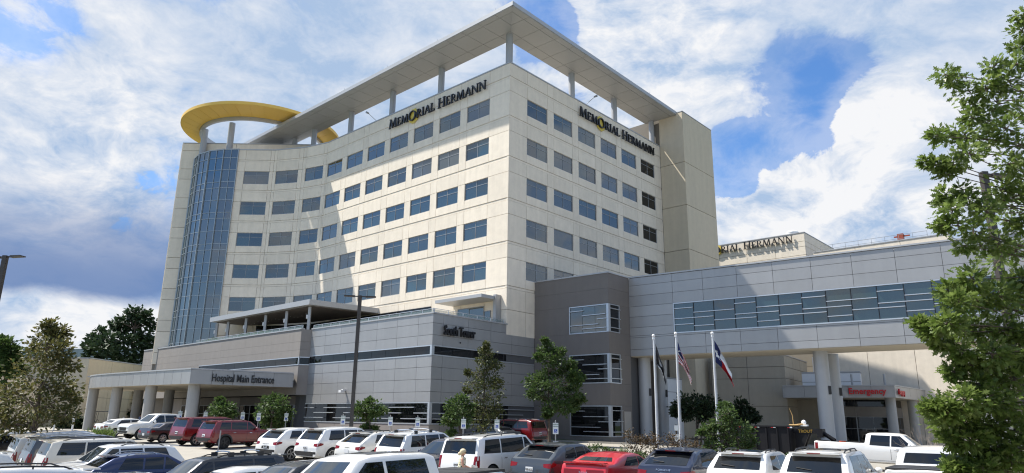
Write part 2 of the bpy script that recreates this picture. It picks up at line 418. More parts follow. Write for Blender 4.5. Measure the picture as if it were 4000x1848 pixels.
def strip(name, p, q, wdt, m, dz, th, parent=None):
    """kerb or painted line along p-q that follows the ground"""
    p = Vector(p); q = Vector(q); L = (q - p).length; t = (q - p) / L; s = Vector((-t.y, t.x)) * wdt / 2; n = max(1, int(L / 1.5)); mb = MB(); vs = []
    for k in range(n + 1):
        c = p + t * (L * k / n)
        for sg in (-1, 1):
            e = c + s * sg; z = gz(e.x, e.y)
            vs += [(e.x, e.y, z + dz - th), (e.x, e.y, z + dz)]
    fs = []
    for k in range(n):
        a = 4 * k; b = a + 4
        fs += [(a + 1, b + 1, b + 3, a + 3), (a, a + 1, b + 1, b)[::-1], (a + 2, a + 3, b + 3, b + 2)]
    fs += [(0, 1, 3, 2)[::-1], (4 * n, 4 * n + 1, 4 * n + 3, 4 * n + 2)]
    mb.add(vs, fs); o = mb.obj(name, m, parent)
    if parent is None: o['kind'] = 'structure'
    return o
sheet('ground', -400, 400, -80, 900, GRASS, 0.0, 20.0, lambda x, y: not (-60 < x < 80 and -20 < y < 100))
sheet('parking_lot', -60, 80, -20, 100, CONC, 0.0, 2.0)
# ================================================================== hospital tower
E0 = EYE
dR = Vector((0.67, 0.742, 0)).normalized(); dL = Vector((-0.737, 0.676, 0)).normalized()
V0, V1, V2, V3, V4 = (-0.41, 63.44), (-24.3, 85.35), (-27.95, 87.2), (-32.2, 88.3), (-37.1, 88.3)
REND = (19.18, 85.14)
ZP = 34.94 + E0; ZPOD = 8.4 + E0; Z1H = 31.83 + E0; FL = 4.27
BASEZ = 0.72
tower = thing('hospital_tower', (-10, 80, BASEZ), 'tall beige precast hospital tower with concave windowed front and roof canopy', 'building')
DRUM = [(-37.1, 88.3), (-39.14, 88.45), (-41.39, 89.12), (-43.29, 90.3), (-44.73, 92.0), (-45.4, 94.0)]
core = MB()
def inset(p, q, d):   # helper to push a plan point inwards
    return (p[0] + q[0] * d, p[1] + q[1] * d)
nL = Vector((0.676, 0.737, 0)); nR = Vector((-0.742, 0.67, 0))
cpoly = [(-0.41 + (nL.x + nR.x) * .2, 63.44 + (nL.y + nR.y) * .2), (-24.3 + .12, 85.35 + .2), (-27.95 + .08, 87.2 + .2), (-32.2 + .03, 88.3 + .2), (-36.9, 88.5),
         (-36.9, 93.5), (-22, 108), (-2, 104.5), (19.18 - .15, 85.14 + .13)]
core.prism(cpoly, BASEZ, ZP - 0.25)
core.obj('core_wall', JOINT, tower)

def facade(wall, wins, u_end, u_start=0.0, rows=5, off=0.0):
    """precast panels, reveal bands and windows; wins = list of (u0, u1)"""
    edges = [u_start] + [e for w in wins for e in w] + [u_end]
    g = 0.035
    for r in range(rows):
        zh = Z1H - r * FL; zs = zh - 1.79; b1, b0 = zh - 2.66, zh - 2.92
        for i in range(len(edges) - 1):
            a, b = edges[i], edges[i + 1]
            isw = i % 2 == 1
            wall.panel('spandrel_panel', a, b, zh, zh + FL - 2.92 if r else zh + 1.35, PRE, tower, 0.24, 0.0, g)
            if isw:
                wall.panel('sill_panel', a, b, b1, zs, PRE, tower, 0.24, 0.0, g)
                one = (r == 3 and wall is WR and i == 3)
                window(wall, a, b, zs, zh, tower, us=() if one else (0.5,), zs=() if one else (0.68,), glass=GLASSD if (wall is WR and i == 11) else (GLASSV if random.random() < .14 else GLASS))
            else:
                wall.panel('pier_panel', a, b, b1, zh, PRE, tower, 0.24, 0.0, g)
        wall.panel('reveal_band', u_start, u_end, b0, b1, PRE, tower, 0.2, -0.035, 0.03)
    wall.panel('reveal_band', u_start, u_end, Z1H + 1.35, Z1H + 1.61, PRE, tower, 0.2, -0.035, 0.03)
    zl = Z1H - (rows - 1) * FL - 2.92
    for i in range(len(edges) - 1):
        wall.panel('parapet_panel', edges[i], edges[i + 1], Z1H + 1.61, ZP - 0.08, PRE, tower, 0.24, 0.0, g)
        if i % 2 == 0 or True:
            wall.panel('base_panel', edges[i], edges[i + 1], zl - 2.0, zl, PRE, tower, 0.24, 0.0, g)
            wall.panel('base_panel', edges[i], edges[i + 1], ZPOD - 0.9, zl - 2.0, PRE, tower, 0.24, 0.0, g)
    mb = MB(); wall.bx(mb, u_start, u_end, ZP - 0.08, ZP + 0.06, -0.35, 0.04); mb.obj('coping', SILVC, tower)

WR = Wall(V0, REND); WL = Wall(V0, V1); WF = [Wall(V1, V2), Wall(V2, V3), Wall(V3, V4)]
facade(WR, [(2.68 + 4.34 * k, 2.68 + 4.34 * k + 3.25) for k in range(6)], WR.len)
facade(WL, [(2.80 + 4.33 * k, 2.80 + 4.33 * k + 3.3) for k in range(7)], WL.len)
facade(WF[0], [(0.50, 3.55)], WF[0].len); facade(WF[1], [(0.62, 3.95)], WF[1].len); facade(WF[2], [(0.5, 3.86)], WF[2].len - 0.03)

# curtain-wall drum of glass
drum = MB().prism([(p[0] * 1 + .0 + (0.25 if i == 0 else .15), p[1] + .3) for i, p in enumerate(DRUM)] + [(-37.1, 96)], ZPOD - .5, ZP - .1).obj('curtain_wall', JOINTM, tower)
zr = [ZP, ZP - 1.17]
while zr[-1] > ZPOD + 0.4:
    for h in (1.72, 1.72, 0.83): zr.append(zr[-1] - h)
zr = [z for z in zr if z > ZPOD - 1.2]
for i in range(len(DRUM) - 1):
    w = Wall(DRUM[i], DRUM[i + 1])
    mu = MB()
    for uu, wd, dp in ((0, .09, .16), (w.len / 2, .06, .07)): w.bx(mu, uu - wd / 2, uu + wd / 2, zr[-1], ZP, -.1, dp)
    for z in zr: w.bx(mu, 0.05, w.len - .05, z - .035, z + .035, -.1, .045)
    mu.obj('mullion_frame', mat('curtain_mullion', (0.36, 0.40, 0.42), .4, .5, var=0), drum)
    for a, b in ((0, .5), (.5, 1)):
        for k in range(len(zr) - 1):
            w.panel('glass_pane', a * w.len, b * w.len, zr[k + 1], zr[k], GLASSB, drum, 0.02, -0.01, 0.05)
mb = MB().prism([(p[0], p[1] - .05) for p in DRUM] + [(-37.1, 96)], ZP, ZP + 0.12); mb.obj('drum_coping', SILVC, tower)

# plain slab beside the drum, with the penthouse wall behind it
slab = MB().box(-46.9, -28.5, 92.65, 101, BASEZ, 37.36 + E0).obj('stair_slab', JOINT, tower)
ws = Wall((-46.93, 92.5), (-28.4, 92.5)); zt = 37.42 + E0
zz = [zt, zt - 1.1]
while zz[-1] > ZPOD - 1: zz.append(zz[-1] - (2.75 if len(zz) % 2 == 0 else 1.52))
for k in range(len(zz) - 1):
    ws.panel('slab_panel', 0, 7.6, zz[k + 1], zz[k], PRE, slab, 0.15, 0, .05)
    if k < 2: ws.panel('slab_panel', 7.6, 18.4, zz[k + 1], zz[k], PRE, slab, 0.15, 0, .05)
wsl = Wall((-46.93, 92.5), (-46.93, 101), flip=False)
for k in range(len(zz) - 1): wsl.panel('slab_panel', 0.16, 8.4, zz[k + 1], zz[k], PRE, slab, .15, 0, .05)
mb = MB(); ws.bx(mb, -.02, 18.5, zt, zt + .1, -8.4, .04); mb.obj('slab_coping', SILVC, slab)

# tan pylon at the right end
PM = (21.73, 82.83); PR = (27.2, 88.9)
pyl = MB().prism([(REND[0] - .1, REND[1] + .3), (PM[0] - .03, PM[1] + .25), (PR[0] - .25, PR[1] + .1), (PR[0] - 7, PR[1] + 8), (12, 92)], BASEZ, 38.85 + E0).obj('stair_pylon', JOINT, tower)
wpa = Wall(REND, PM); wpb = Wall(PM, PR); zt = 38.9 + E0
wpc = Wall(PR, (PR[0] - 7.2, PR[1] + 8), flip=True)
pz = [zt, zt - 7.1 + .9, zt - 6.2 - 4.27 * 1.35]
zz = [zt]
for z in (28.0, 22.3, 16.6, 10.9, 5.2): zz.append(z + 4.0 + E0)
zz.append(BASEZ)
for k in range(len(zz) - 1):
    for w, a, b in ((wpa, 0, wpa.len), (wpb, 0.0, wpb.len), (wpc, 0.02, wpc.len)): w.panel('pylon_panel', a, b, zz[k + 1], zz[k], PRE2, pyl, .2, 0, .06)
mb = MB(); wpa.bx(mb, 0, wpa.len + .03, zt, zt + .1, -.6, .03); wpb.bx(mb, -.03, wpb.len, zt - .0, zt + .1, -.6, .03); mb.obj('pylon_coping', SILVC, pyl)
MB().box(6, 15.5, 92, 100, ZP - 1, 37.3 + E0).obj('penthouse', PRE2, tower)

# roof canopy: L-shaped blade on round columns
ZC = 38.6 + E0
TIP = Vector((-0.25, 59.2, 0)); LE = TIP + (Vector((-40.4, 96.75, 0)) - TIP); RE = Vector((21.1, 83.4, 0))
aL = (LE - TIP).normalized(); aR = (RE - TIP).normalized(); pL = Vector((-aL.y, aL.x, 0)); pR = Vector((-aR.y, aR.x, 0))
if pL.dot(Vector((0, 1, 0))) < 0: pL = -pL
if pR.dot(Vector((0, 1, 0))) < 0: pR = -pR
CWD = 4.55
# inner corner of the L
A_ = np.array([[aL.x, -aR.x], [aL.y, -aR.y]]); bb = (TIP + pR * CWD) - (TIP + pL * CWD); kk = np.linalg.solve(A_, np.array([bb.x, bb.y]))
INN = TIP + pL * CWD + aL * kk[0]
lenL = (LE - TIP).length; lenR = (RE - TIP).length
roof = MB()
LI = LE + pL * CWD; RI = RE + pR * CWD
roof.prism([(v.x, v.y) for v in (TIP, LE, LI, INN, RI, RE)], ZC + 0.05, ZC + 0.42)
canopy = roof.obj('roof_canopy', SILVC, tower)
fas = MB()
for p, q in ((TIP, LE), (TIP, RE)):
    w = Wall(p, q); w.bx(fas, -0.05, w.len, ZC + .06, ZC + .50, -.12, .05)
fas.obj('fascia', SILVC, canopy)
def clip_half(P, k):
    """keep the part of polygon P (s, c) with s >= k * c"""
    out = []
    for i in range(len(P)):
        p, q = P[i], P[(i + 1) % len(P)]; fp, fq = p[0] - k * p[1], q[0] - k * q[1]
        if fp >= 0: out.append(p)
        if (fp >= 0) != (fq >= 0): t = fp / (fp - fq); out.append((p[0] + (q[0] - p[0]) * t, p[1] + (q[1] - p[1]) * t))
    return out
def soffit(o_, a_, p_, L_, km):
    n = int(L_ / 2.35)
    for k in range(n):
        for j, (c0, c1) in enumerate(((0.0, .72), (.72, 3.2), (3.2, CWD))):
            s0, s1 = L_ * k / n + .02, L_ * (k + 1) / n - .02
            P = clip_half([(s0, c0 + .02), (s1, c0 + .02), (s1, c1 - .02), (s0, c1 - .02)], km / CWD)
            if len(P) < 3: continue
            if abs(sum(P[i][0] * P[(i + 1) % len(P)][1] - P[(i + 1) % len(P)][0] * P[i][1] for i in range(len(P)))) < .02: continue
            P = [o_ + a_ * (s + .015) + p_ * c for s, c in P]
            MB().prism([(v.x, v.y) for v in P], ZC, ZC + .045).obj('soffit_panel', SILVC, canopy)
soffit(TIP, aL, pL, lenL, kk[0]); soffit(TIP, aR, pR, lenR, kk[1])
for (x, y) in ((-.54, 64.5), (-8.25, 71.93), (-14.73, 77.84), (-21.12, 83.9), (-27.56, 89.77), (-31.29, 93.2), (-34.09, 95.8), (6.58, 72.63), (12.37, 79.01), (18.27, 85.48)):
    MB().tube((x, y, ZP - 1.2), (x, y, ZC + .02), .36, n=20).obj('canopy_column', COLM, tower, smooth=40)

# yellow crescent ring
RZ = 39.75 + E0
OC, OR = Vector((-36.8, 95.26, 0)), 11.0; IC, IR = Vector((-37.3, 97.0, 0)), 8.75
ring = MB()
NS = 72
def rp(c, r, a, z): return Vector((c.x + r * cos(a), c.y + r * sin(a), z))
vs = []; fs = []
for i in range(NS):
    a = 2 * pi * i / NS; vs += [rp(OC, OR, a, RZ + .02), rp(OC, OR, a, RZ + .42), rp(IC, IR, a, RZ + .42), rp(IC, IR, a, RZ + .02)]
for i in range(NS):
    j = (i + 1) % NS
    for k in range(4): fs.append((4 * i + k, 4 * j + k, 4 * j + (k + 1) % 4, 4 * i + (k + 1) % 4))
ring.add(vs, fs); halo = ring.obj('roof_ring', YELL, tower, smooth=30)
for i in range(36):
    a0, a1 = 2 * pi * (i + .012) / 36, 2 * pi * (i + .988) / 36; pm = (a0 + a1) / 2
    q = [rp(OC, OR - .03, a0, 0), rp(OC, OR - .03, pm, 0), rp(OC, OR - .03, a1, 0), rp(IC, IR + .03, a1, 0), rp(IC, IR + .03, pm, 0), rp(IC, IR + .03, a0, 0)]
    MB().prism([(v.x, v.y) for v in q], RZ - .02, RZ + .015).obj('ring_panel', YELL, halo)
beam = MB(); vs = []; fs = []
for i in range(NS):
    a = 2 * pi * i / NS; vs += [rp(IC, IR - .02, a, RZ - .45), rp(IC, IR - .02, a, RZ + .5), rp(IC, IR - .4, a, RZ + .5), rp(IC, IR - .4, a, RZ - .45)]
for i in range(NS):
    j = (i + 1) % NS
    for k in range(4): fs.append((4 * i + k, 4 * j + k, 4 * j + (k + 1) % 4, 4 * i + (k + 1) % 4))
beam.add(vs, fs); beam.obj('ring_beam', SILVC, halo, smooth=30)
for px, yy in ((795.4, 91.9), (898.3, 89.6)):
    d = ray(px, 560); x = d.x / d.y * yy
    MB().tube((x, yy, ZP - .5), (x, yy, RZ - .45), .42, n=20).obj('ring_column', COLM, tower, smooth=40)
for a in (40, 110, 165): 
    v = rp(IC, IR - .2, radians(a), 0); MB().tube((v.x, v.y, ZP - .5), (v.x, v.y, RZ - .45), .38, n=16).obj('ring_column', COLM, tower, smooth=40)

# parapet flood lights
for px, py, yy in ((1945 - 200 * 0, 0, 0),): pass
for (u, wall) in ((13.0, WR), (22.2, WL)):
    p = wall.P(u, ZP + .06, -.15); q = wall.P(u + .15, ZP + .75, 1.1)
    fl = MB().tube(p, q, .03, n=6).obj('flood_light', FRAMED, tower)
    MB().tube(q - wall.n * .12, q + wall.n * .28 + Vector((0, 0, .02)), .09, .13, 10).obj('lamp_head', FRAMED, fl)
# lightning rods on canopy and parapet
lr = MB()
for k in range(6): 
    v = TIP + aL * (lenL * (k + .3) / 6.3) + pL * .3; lr.tube(v + Vector((0, 0, ZC + .4)), v + Vector((0, 0, ZC + 1.0)), .015, n=5)
for k in range(4):
    v = TIP + aR * (lenR * (k + .4) / 4.2) + pR * .3; lr.tube(v + Vector((0, 0, ZC + .4)), v + Vector((0, 0, ZC + 1.0)), .015, n=5)
lr.obj('lightning_rods', FRAMED, canopy)

# door canopy near the corner at terrace level
dc = MB(); WL.bx(dc, 0.9, 7.2, 10.75 + E0, 11.05 + E0, 0.02, 2.4); dco = dc.obj('door_canopy', SILVC, tower)
dcf = MB(); WL.bx(dcf, 0.7, 1.05, 7.9 + E0, 11.2 + E0, 0.02, .7); dcf.obj('fin', SILV, dco)
window(WL, 2.9, 6.5, 8.1 + E0, 10.4 + E0, tower, us=(.45,), zs=(.62,), w=.06)
window(WL, 2.0, 2.85, 7.9 + E0, 9.9 + E0, tower, us=(), zs=(), w=.06, name='terrace_door')
for wall_, a_, b_ in ((WL, 10.5, WL.len), (WF[0], 0.0, WF[0].len), (WF[1], 0.0, WF[1].len)):
    nk = max(1, int((b_ - a_) / 2.6))
    for k in range(nk): window(wall_, a_ + (b_ - a_) * k / nk, a_ + (b_ - a_) * (k + 1) / nk, ZPOD - .3, 11.1 + E0, tower, us=(.5,), zs=(.72,), w=.08, glass=GLASSD, frame=BLACK, name='terrace_window')

# ---------------------------------------------------------------- serif sign letters
def glyph(ch):
    """roman capital as list of polygons, cap height 1; returns (polys, advance)"""
    P = []; th, tk, sf = 0.055, 0.125, 0.05
    def poly(*p): P.append(list(p))
    def stem(x, w, y0=0, y1=1): poly((x - w / 2, y0), (x + w / 2, y0), (x + w / 2, y1), (x - w / 2, y1))
    def serif(x, y, w): poly((x - w / 2, y), (x + w / 2, y), (x + w / 2, y + sf), (x - w / 2, y + sf))
    def diag(x0, y0, x1, y1, w): poly((x0 - w / 2, y0), (x0 + w / 2, y0), (x1 + w / 2, y1), (x1 - w / 2, y1))
    if ch == 'I': stem(.15, tk); serif(.15, 0, .28); serif(.15, 1 - sf, .28); return P, .34
    if ch == 'L': stem(.14, tk); serif(.14, 1 - sf, .28); poly((.02, 0), (.55, 0), (.55, .065), (.02, .065)); poly((.50, .065), (.55, .065), (.58, .24), (.53, .20)); return P, .60
    if ch == 'E':
        stem(.14, tk); poly((.02, 0), (.54, 0), (.54, .06), (.02, .06)); poly((.02, .94), (.52, .94), (.52, 1), (.02, 1)); poly((.2, .49), (.44, .49), (.44, .545), (.2, .545))
        poly((.49, .06), (.54, .06), (.57, .22), (.53, .2)); poly((.47, .94), (.52, .94), (.53, .79), (.50, .80)); return P, .62
    if ch == 'H':
        stem(.15, tk); stem(.69, tk); poly((.21, .475), (.63, .475), (.63, .535), (.21, .535))
        for x in (.15, .69): serif(x, 0, .29); serif(x, 1 - sf, .29)
        return P, .88
    if ch == 'A':
        diag(.09, 0, .39, 1, th); diag(.68, 0, .40, 1, tk * 1.1); poly((.2, .31), (.58, .31), (.57, .365), (.21, .365)); serif(.09, 0, .23); serif(.68, 0, .28); return P, .80
    if ch == 'N':
        stem(.12, th); stem(.74, th); diag(.71, 0, .14, 1, tk * 1.2); serif(.12, 0, .24); serif(.74, 1 - sf, .24); serif(.1, 1 - sf, .2); return P, .90
    if ch == 'M':
        diag(.08, 0, .17, 1, th); diag(.46, .02, .19, 1, tk * 1.15); diag(.46, .02, .77, 1, th); diag(.87, 0, .79, 1, tk * 1.05); serif(.08, 0, .22); serif(.88, 0, .28); serif(.15, 1 - sf, .16); serif(.81, 1 - sf, .16); return P, 1.04
    if ch == 'R':
        stem(.14, tk); serif(.14, 0, .28); poly((.02, .95), (.36, .95), (.36, 1), (.02, 1)); poly((.2, .47), (.36, .47), (.36, .525), (.2, .525)); n = 8
        for k in range(n):
            a0, a1 = pi / 2 - pi * k / n, pi / 2 - pi * (k + 1) / n
            o = lambda a: (.36 + .21 * cos(a), .735 + .265 * sin(a)); i_ = lambda a: (.36 + .085 * cos(a), .735 + .215 * sin(a))
            poly(i_(a0), i_(a1), o(a1), o(a0))
        diag(.66, 0, .34, .50, tk); poly((.60, 0), (.78, 0), (.78, .04), (.60, .04)); return P, .76
    if ch == 'O':
        n = 26
        for k in range(n):
            a0, a1 = 2 * pi * k / n, 2 * pi * (k + 1) / n
            o = lambda a: (.5 + .5 * cos(a), .5 + .56 * sin(a)); i_ = lambda a: (.5 + .33 * cos(a), .5 + .47 * sin(a))
            poly(i_(a0), o(a0), o(a1), i_(a1))
        return P, 1.04
SUNM = mat('sign_sun', (0.72, 0.55, 0.10), 0.6, var=0.0)
def serif_sign(wall, u0, u1, zb, h, label, depth=0.18, stand=0.16):
    """two-word roman sign between u0 and u1 (u0 is the reading start)"""
    text = 'MEMORIAL HERMANN'; lay = []; x = 0
    for i, ch in enumerate(text):
        if ch == ' ': x += .42; continue
        s = 1.17 if i in (0, 9) else 1.0
        if ch == 'O': s = 1.12
        p, adv = glyph(ch); lay.append((ch, p, x, s)); x += adv * s + .03
    k = abs(u1 - u0) / x; sg = 1 if u1 > u0 else -1
    root = thing('building_sign', wall.P((u0 + u1) / 2, zb, stand), label, 'sign', 'black serif hospital name signs')
    M0 = wall.M(0, 0, 0)
    # local frame e,z,n : position along reading direction is always +e when seen from outside
    us = u0 * wall.sgn
    for ch, polys, x0, s in lay:
        mb = MB(); yo = -.06 if ch == 'O' else 0
        for qi, pl in enumerate(polys):
            e = 0.0012 * qi
            pts = [(us + k * (x0 + a * s), zb + h * s * (b + yo)) for a, b in pl]
            ar = sum(pts[i][0] * pts[(i + 1) % len(pts)][1] - pts[(i + 1) % len(pts)][0] * pts[i][1] for i in range(len(pts)))
            if ar < 0: pts.reverse()
            n = len(pts); vs = [M0 @ Vector((a, b, stand - .0 + e)) for a, b in pts] + [M0 @ Vector((a, b, stand + depth + e)) for a, b in pts]
            mb.add(vs, [tuple(reversed(range(n))), tuple(range(n, 2 * n))] + [(i, (i + 1) % n, (i + 1) % n + n, i + n) for i in range(n)])
        mb.obj('letter', LETTER, root)
        if ch == 'O':
            c = M0 @ Vector((us + k * (x0 + .55 * s), zb + h * s * .5, stand - .06)); 
            vs = []; nn = 24
            star = MB(); q = [(1.0 + (.10 if i % 2 else 0)) * .86 for i in range(nn)]
            for zf in (0, .05):
                for i in range(nn): vs.append(M0 @ Vector((us + k * (x0 + .55 * s) + q[i] * h * cos(2 * pi * i / nn), zb + h * s * .45 + q[i] * h * sin(2 * pi * i / nn), stand - .08 + zf)))
            star.add(vs, [tuple(reversed(range(nn))), tuple(range(nn, 2 * nn))] + [(i, (i + 1) % nn, (i + 1) % nn + nn, i + nn) for i in range(nn)])
            star.obj('sun_disc', SUNM, root)
    return root
serif_sign(WL, 19.1, 3.05, 32.93 + E0, 0.98, 'black serif letters with yellow sun on the curved sunlit tower front')
serif_sign(WR, 11.35, 27.4, 33.0 + E0, 0.98, 'black serif letters with yellow sun on the shaded right tower face')
# ================================================================== podium
PC = (-6.33, 56.88); PL_ = (-19.82, 68.60)
PC = (V0[0] - dR.x * 8.85, V0[1] - dR.y * 8.85)
podium = thing('hospital_podium', (-12, 66, BASEZ), 'grey metal-panelled two-storey podium with dark ribbon windows below the tower', 'building')
pw_l = Wall(PC, (PC[0] + dL.x * 18.1, PC[1] + dL.y * 18.1)); pw_r = Wall(PC, (2.26, 66.4))
T0 = (-20.63, 68.88); T1 = (-49.73, 95.6)
PE = pw_l.B
core = MB().prism([(PC[0] + .0, PC[1] + .28), (PE.x + .1, PE.y + .25), (T0[0] + .2, T0[1] + .25), (T1[0] + .3, T1[1] + .2), (-40, 104), (-20, 96), (-8, 82), (2.4, 66.6)], 2.1 + E0, ZPOD - .35)
core.obj('core_wall', JOINTM, podium)
core2 = MB().prism([(PC[0], PC[1] + .3), (PE.x - 1.0, PE.y + 1.2), (-24.0, 76.5), (-50, 100), (-40, 104), (-20, 96), (-8, 82), (2.4, 66.6)], BASEZ - .4, 2.2 + E0)
core2.obj('ground_floor_core', JOINTM, podium)
RZS = [8.4, 7.63, 6.66, 5.84]; RZM = [4.98, 4.07, 3.1, 2.12, 1.31]
lcols = [0, 1.85, 4.65, 7.5, 10.0, 13.0, 15.6, 18.1]
rcols = [0, 1.15, 4.05, 6.85, 9.65, 12.8]
gl_bars = []
def metal_face(wall, cols):
    for zs_ in (RZS, RZM):
        for k in range(len(zs_) - 1):
            for i in range(len(cols) - 1):
                wall.panel('metal_panel', cols[i], cols[i + 1], zs_[k + 1] + E0, zs_[k] + E0, SILV, podium, .06, 0, .024)
    n = len(cols) - 1
    # upper ribbon
    rb = MB(); wall.bx(rb, 0.1, cols[-1], 5.74 + E0, 5.84 + E0, -.2, .03); wall.bx(rb, .1, cols[-1], 4.98 + E0, 5.08 + E0, -.2, .03)
    wall.bx(rb, 0.0, .22, 4.98 + E0, 5.84 + E0, -.2, .035); ro = rb.obj('ribbon_window', FRAME, podium)
    m = max(3, int(cols[-1] / 1.9))
    for i in range(m): wall.panel('pane', .25 + (cols[-1] - .25) * i / m, .25 + (cols[-1] - .25) * (i + 1) / m, 5.08 + E0, 5.74 + E0, GLASSD, ro, .03, -.08, .03)
    # ground-floor glazing with staggered silver bars
    rb = MB(); wall.bx(rb, .1, cols[-1], 1.22 + E0, 1.31 + E0, -.2, .03); wall.bx(rb, .1, cols[-1], -.43 + E0, -.33 + E0, -.2, .03)
    wall.bx(rb, 0.0, .22, -.43 + E0, 1.31 + E0, -.2, .035); ro = rb.obj('storefront_window', FRAME, podium)
    m = max(3, int(cols[-1] / 1.55)); pw = (cols[-1] - .25) / m
    bars = MB(); r_ = random.Random(3)
    for i in range(m):
        wall.panel('pane', .25 + pw * i, .25 + pw * (i + 1), -.33 + E0, 1.22 + E0, GLASSD, ro, .03, -.08, .03)
        for lv, zz_ in enumerate((0.9, 0.45, 0.0)):
            if (i + lv * 2) % 3 != 0 or r_.random() < .15:
                wall.bx(bars, .25 + pw * i + (.0 if (i + lv) % 2 else .02), .25 + pw * (i + 1), zz_ - .035 + E0, zz_ + .035 + E0, -.08, .08)
    bars.obj('silver_bars', FRAME, ro)
    for i in range(n): wall.panel('base_panel', cols[i], cols[i + 1], BASEZ - .35, -.43 + E0, TAUPE, podium, .06, 0, .03)
metal_face(pw_l, lcols); metal_face(pw_r, rcols)
# coping and glass railing of the roof terrace
cp = MB(); pw_l.bx(cp, -.05, pw_l.len, ZPOD, ZPOD + .12, -.35, .06); pw_r.bx(cp, .05, 9.0, ZPOD, ZPOD + .12, -.35, .06)
wt = Wall(T0, T1); wt.bx(cp, -.03, wt.len, ZPOD + .0, ZPOD + .12, -.35, .06); cp.obj('coping', SILVC, podium)
MB().prism([(PC[0], PC[1] + .5), (PE.x, PE.y + .5), (-20.2, 69.9), (T1[0] + .5, T1[1] + .5), (-40, 103.5), (-20, 95.5), (-8, 82), (1.5, 66.4)], ZPOD - .5, ZPOD - .3).obj('terrace_floor', CONC, podium)
RAILG = glass_mat('rail_glass', (0.25, 0.32, 0.32), 1.45); 
bsd = RAILG.node_tree.nodes['Principled BSDF']; bsd.inputs['Alpha'].default_value = 0.35
for wall, a, b in ((pw_l, .1, pw_l.len), (pw_r, .1, 8.7), (wt, .1, 24.0)):
    rl = MB(); wall.bx(rl, a, b, ZPOD + .42, ZPOD + .46, -.20, -.16)
    n = int((b - a) / 1.45)
    for k in range(n + 1):
        u = a + (b - a) * k / n; wall.bx(rl, u - .02, u + .02, ZPOD + .1, ZPOD + .45, -.2, -.16)
    ro = rl.obj('railing', FRAME, podium)
    for k in range(n): wall.panel('glass_panel', a + (b - a) * k / n, a + (b - a) * (k + 1) / n, ZPOD + .14, ZPOD + .41, RAILG, ro, .012, -.175, .08)
# taupe projecting block
wr2 = Wall(T0, (PE.x + .02, PE.y + .02), flip=False)
if wr2.n.x < 0: wr2 = Wall(T0, (PE.x + .02, PE.y + .02), flip=True)
tz = [8.4, 7.2, 6.4, 5.72]
for k in range(3):
    for a, b in ((0, 5.6), (5.6, 11.2), (11.2, 16.8), (16.8, 22.4), (22.4, 28.0), (28.0, wt.len)):
        wt.panel('stucco_panel', a, b, tz[k + 1] + E0, tz[k] + E0, TAUPE, podium, .12, 0, .012)
    wr2.panel('stucco_panel', .0, wr2.len, tz[k + 1] + E0, tz[k] + E0, TAUPE, podium, .12, 0.0, .012)
for a, b in ((0, 9.3), (9.3, 18.6), (18.6, wt.len)): wt.panel('stucco_panel', a, b, 2.07 + E0, 4.92 + E0, TAUPE, podium, .12, 0, .012)
wr2.panel('stucco_panel', 0, wr2.len, 2.07 + E0, 4.92 + E0, TAUPE, podium, .12, 0, .012)
rb = MB(); wt.bx(rb, 0.0, 22, 5.63 + E0, 5.72 + E0, -.2, .03); wt.bx(rb, 0, 22, 4.92 + E0, 5.0 + E0, -.2, .03); wt.bx(rb, -.01, .12, 4.92 + E0, 5.72 + E0, -.2, .032)
wr2.bx(rb, 0.03, wr2.len, 5.63 + E0, 5.72 + E0, -.1, .03); wr2.bx(rb, 0.03, wr2.len, 4.92 + E0, 5.0 + E0, -.1, .03)
ro = rb.obj('ribbon_window', FRAME, podium)
for i in range(10): wt.panel('pane', .12 + 2.19 * i, .12 + 2.19 * (i + 1), 5.0 + E0, 5.63 + E0, GLASSD, ro, .03, -.06, .03)
wr2.panel('pane', .08, wr2.len - .08, 5.0 + E0, 5.63 + E0, GLASSD, ro, .03, -.04, .0)
wt.panel('stucco_panel', 22, wt.len, 4.92 + E0, 5.72 + E0, TAUPE, podium, .12, 0, .012)
# recessed ground floor behind the drop-off
wg = Wall((-20.9, 71.3), (-46.5, 94.8))
for k in range(14):
    a, b = wg.len * k / 14, wg.len * (k + 1) / 14
    if k in (5, 6, 11): wg.panel('stucco_panel', a, b, BASEZ - .3, 2.05 + E0, TAUPE, podium, .1, 0, .02)
    else:
        window(wg, a, b, BASEZ - .1, 1.2 + E0, podium, us=(.5,), zs=(.7,), glass=GLASSD, frame=FRAMED, w=.02, name='storefront_window')
        wg.panel('stucco_panel', a, b, 1.2 + E0, 2.05 + E0, DGREY, podium, .1, 0, .02)
# terrace canopy
ta, tb, tcx = Vector((-20.7, 70.9, 0)), Vector((-37.2, 86.0, 0)), Vector((-14.3, 76.7, 0))
tcan = MB(); tcan.prism([(ta.x, ta.y), (tb.x, tb.y), (-33.5, 89.2), (-27.5, 86.2), (-24, 84.5), (tcx.x, tcx.y)], 11.2 + E0, 11.75 + E0)
TC = tcan.obj('terrace_canopy', SILVC, podium)
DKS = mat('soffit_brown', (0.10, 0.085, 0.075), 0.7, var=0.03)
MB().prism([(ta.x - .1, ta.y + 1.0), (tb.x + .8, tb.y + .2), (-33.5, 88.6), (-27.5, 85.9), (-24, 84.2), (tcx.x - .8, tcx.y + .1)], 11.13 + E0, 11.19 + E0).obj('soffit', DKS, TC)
for (x, y) in ((-20.95, 72.2), (-24.36, 75.5), (-27.7, 78.6), (-31.0, 81.6), (-34.4, 84.9), (-36.6, 86.9)):
    p = MB().box(x - .14, x + .14, y - .14, y + .14, ZPOD - .3, 11.14 + E0).obj('post', SILVC, TC)
    MB().box(x - .3, x - .15, y - .1, y + .1, 9.9 + E0, 10.3 + E0).obj('speaker_box', WHITE, p)
BULB = mat('string_bulb', (0.8, 0.78, 0.72), 0.4, var=0.0, emit=None)
sl = MB()
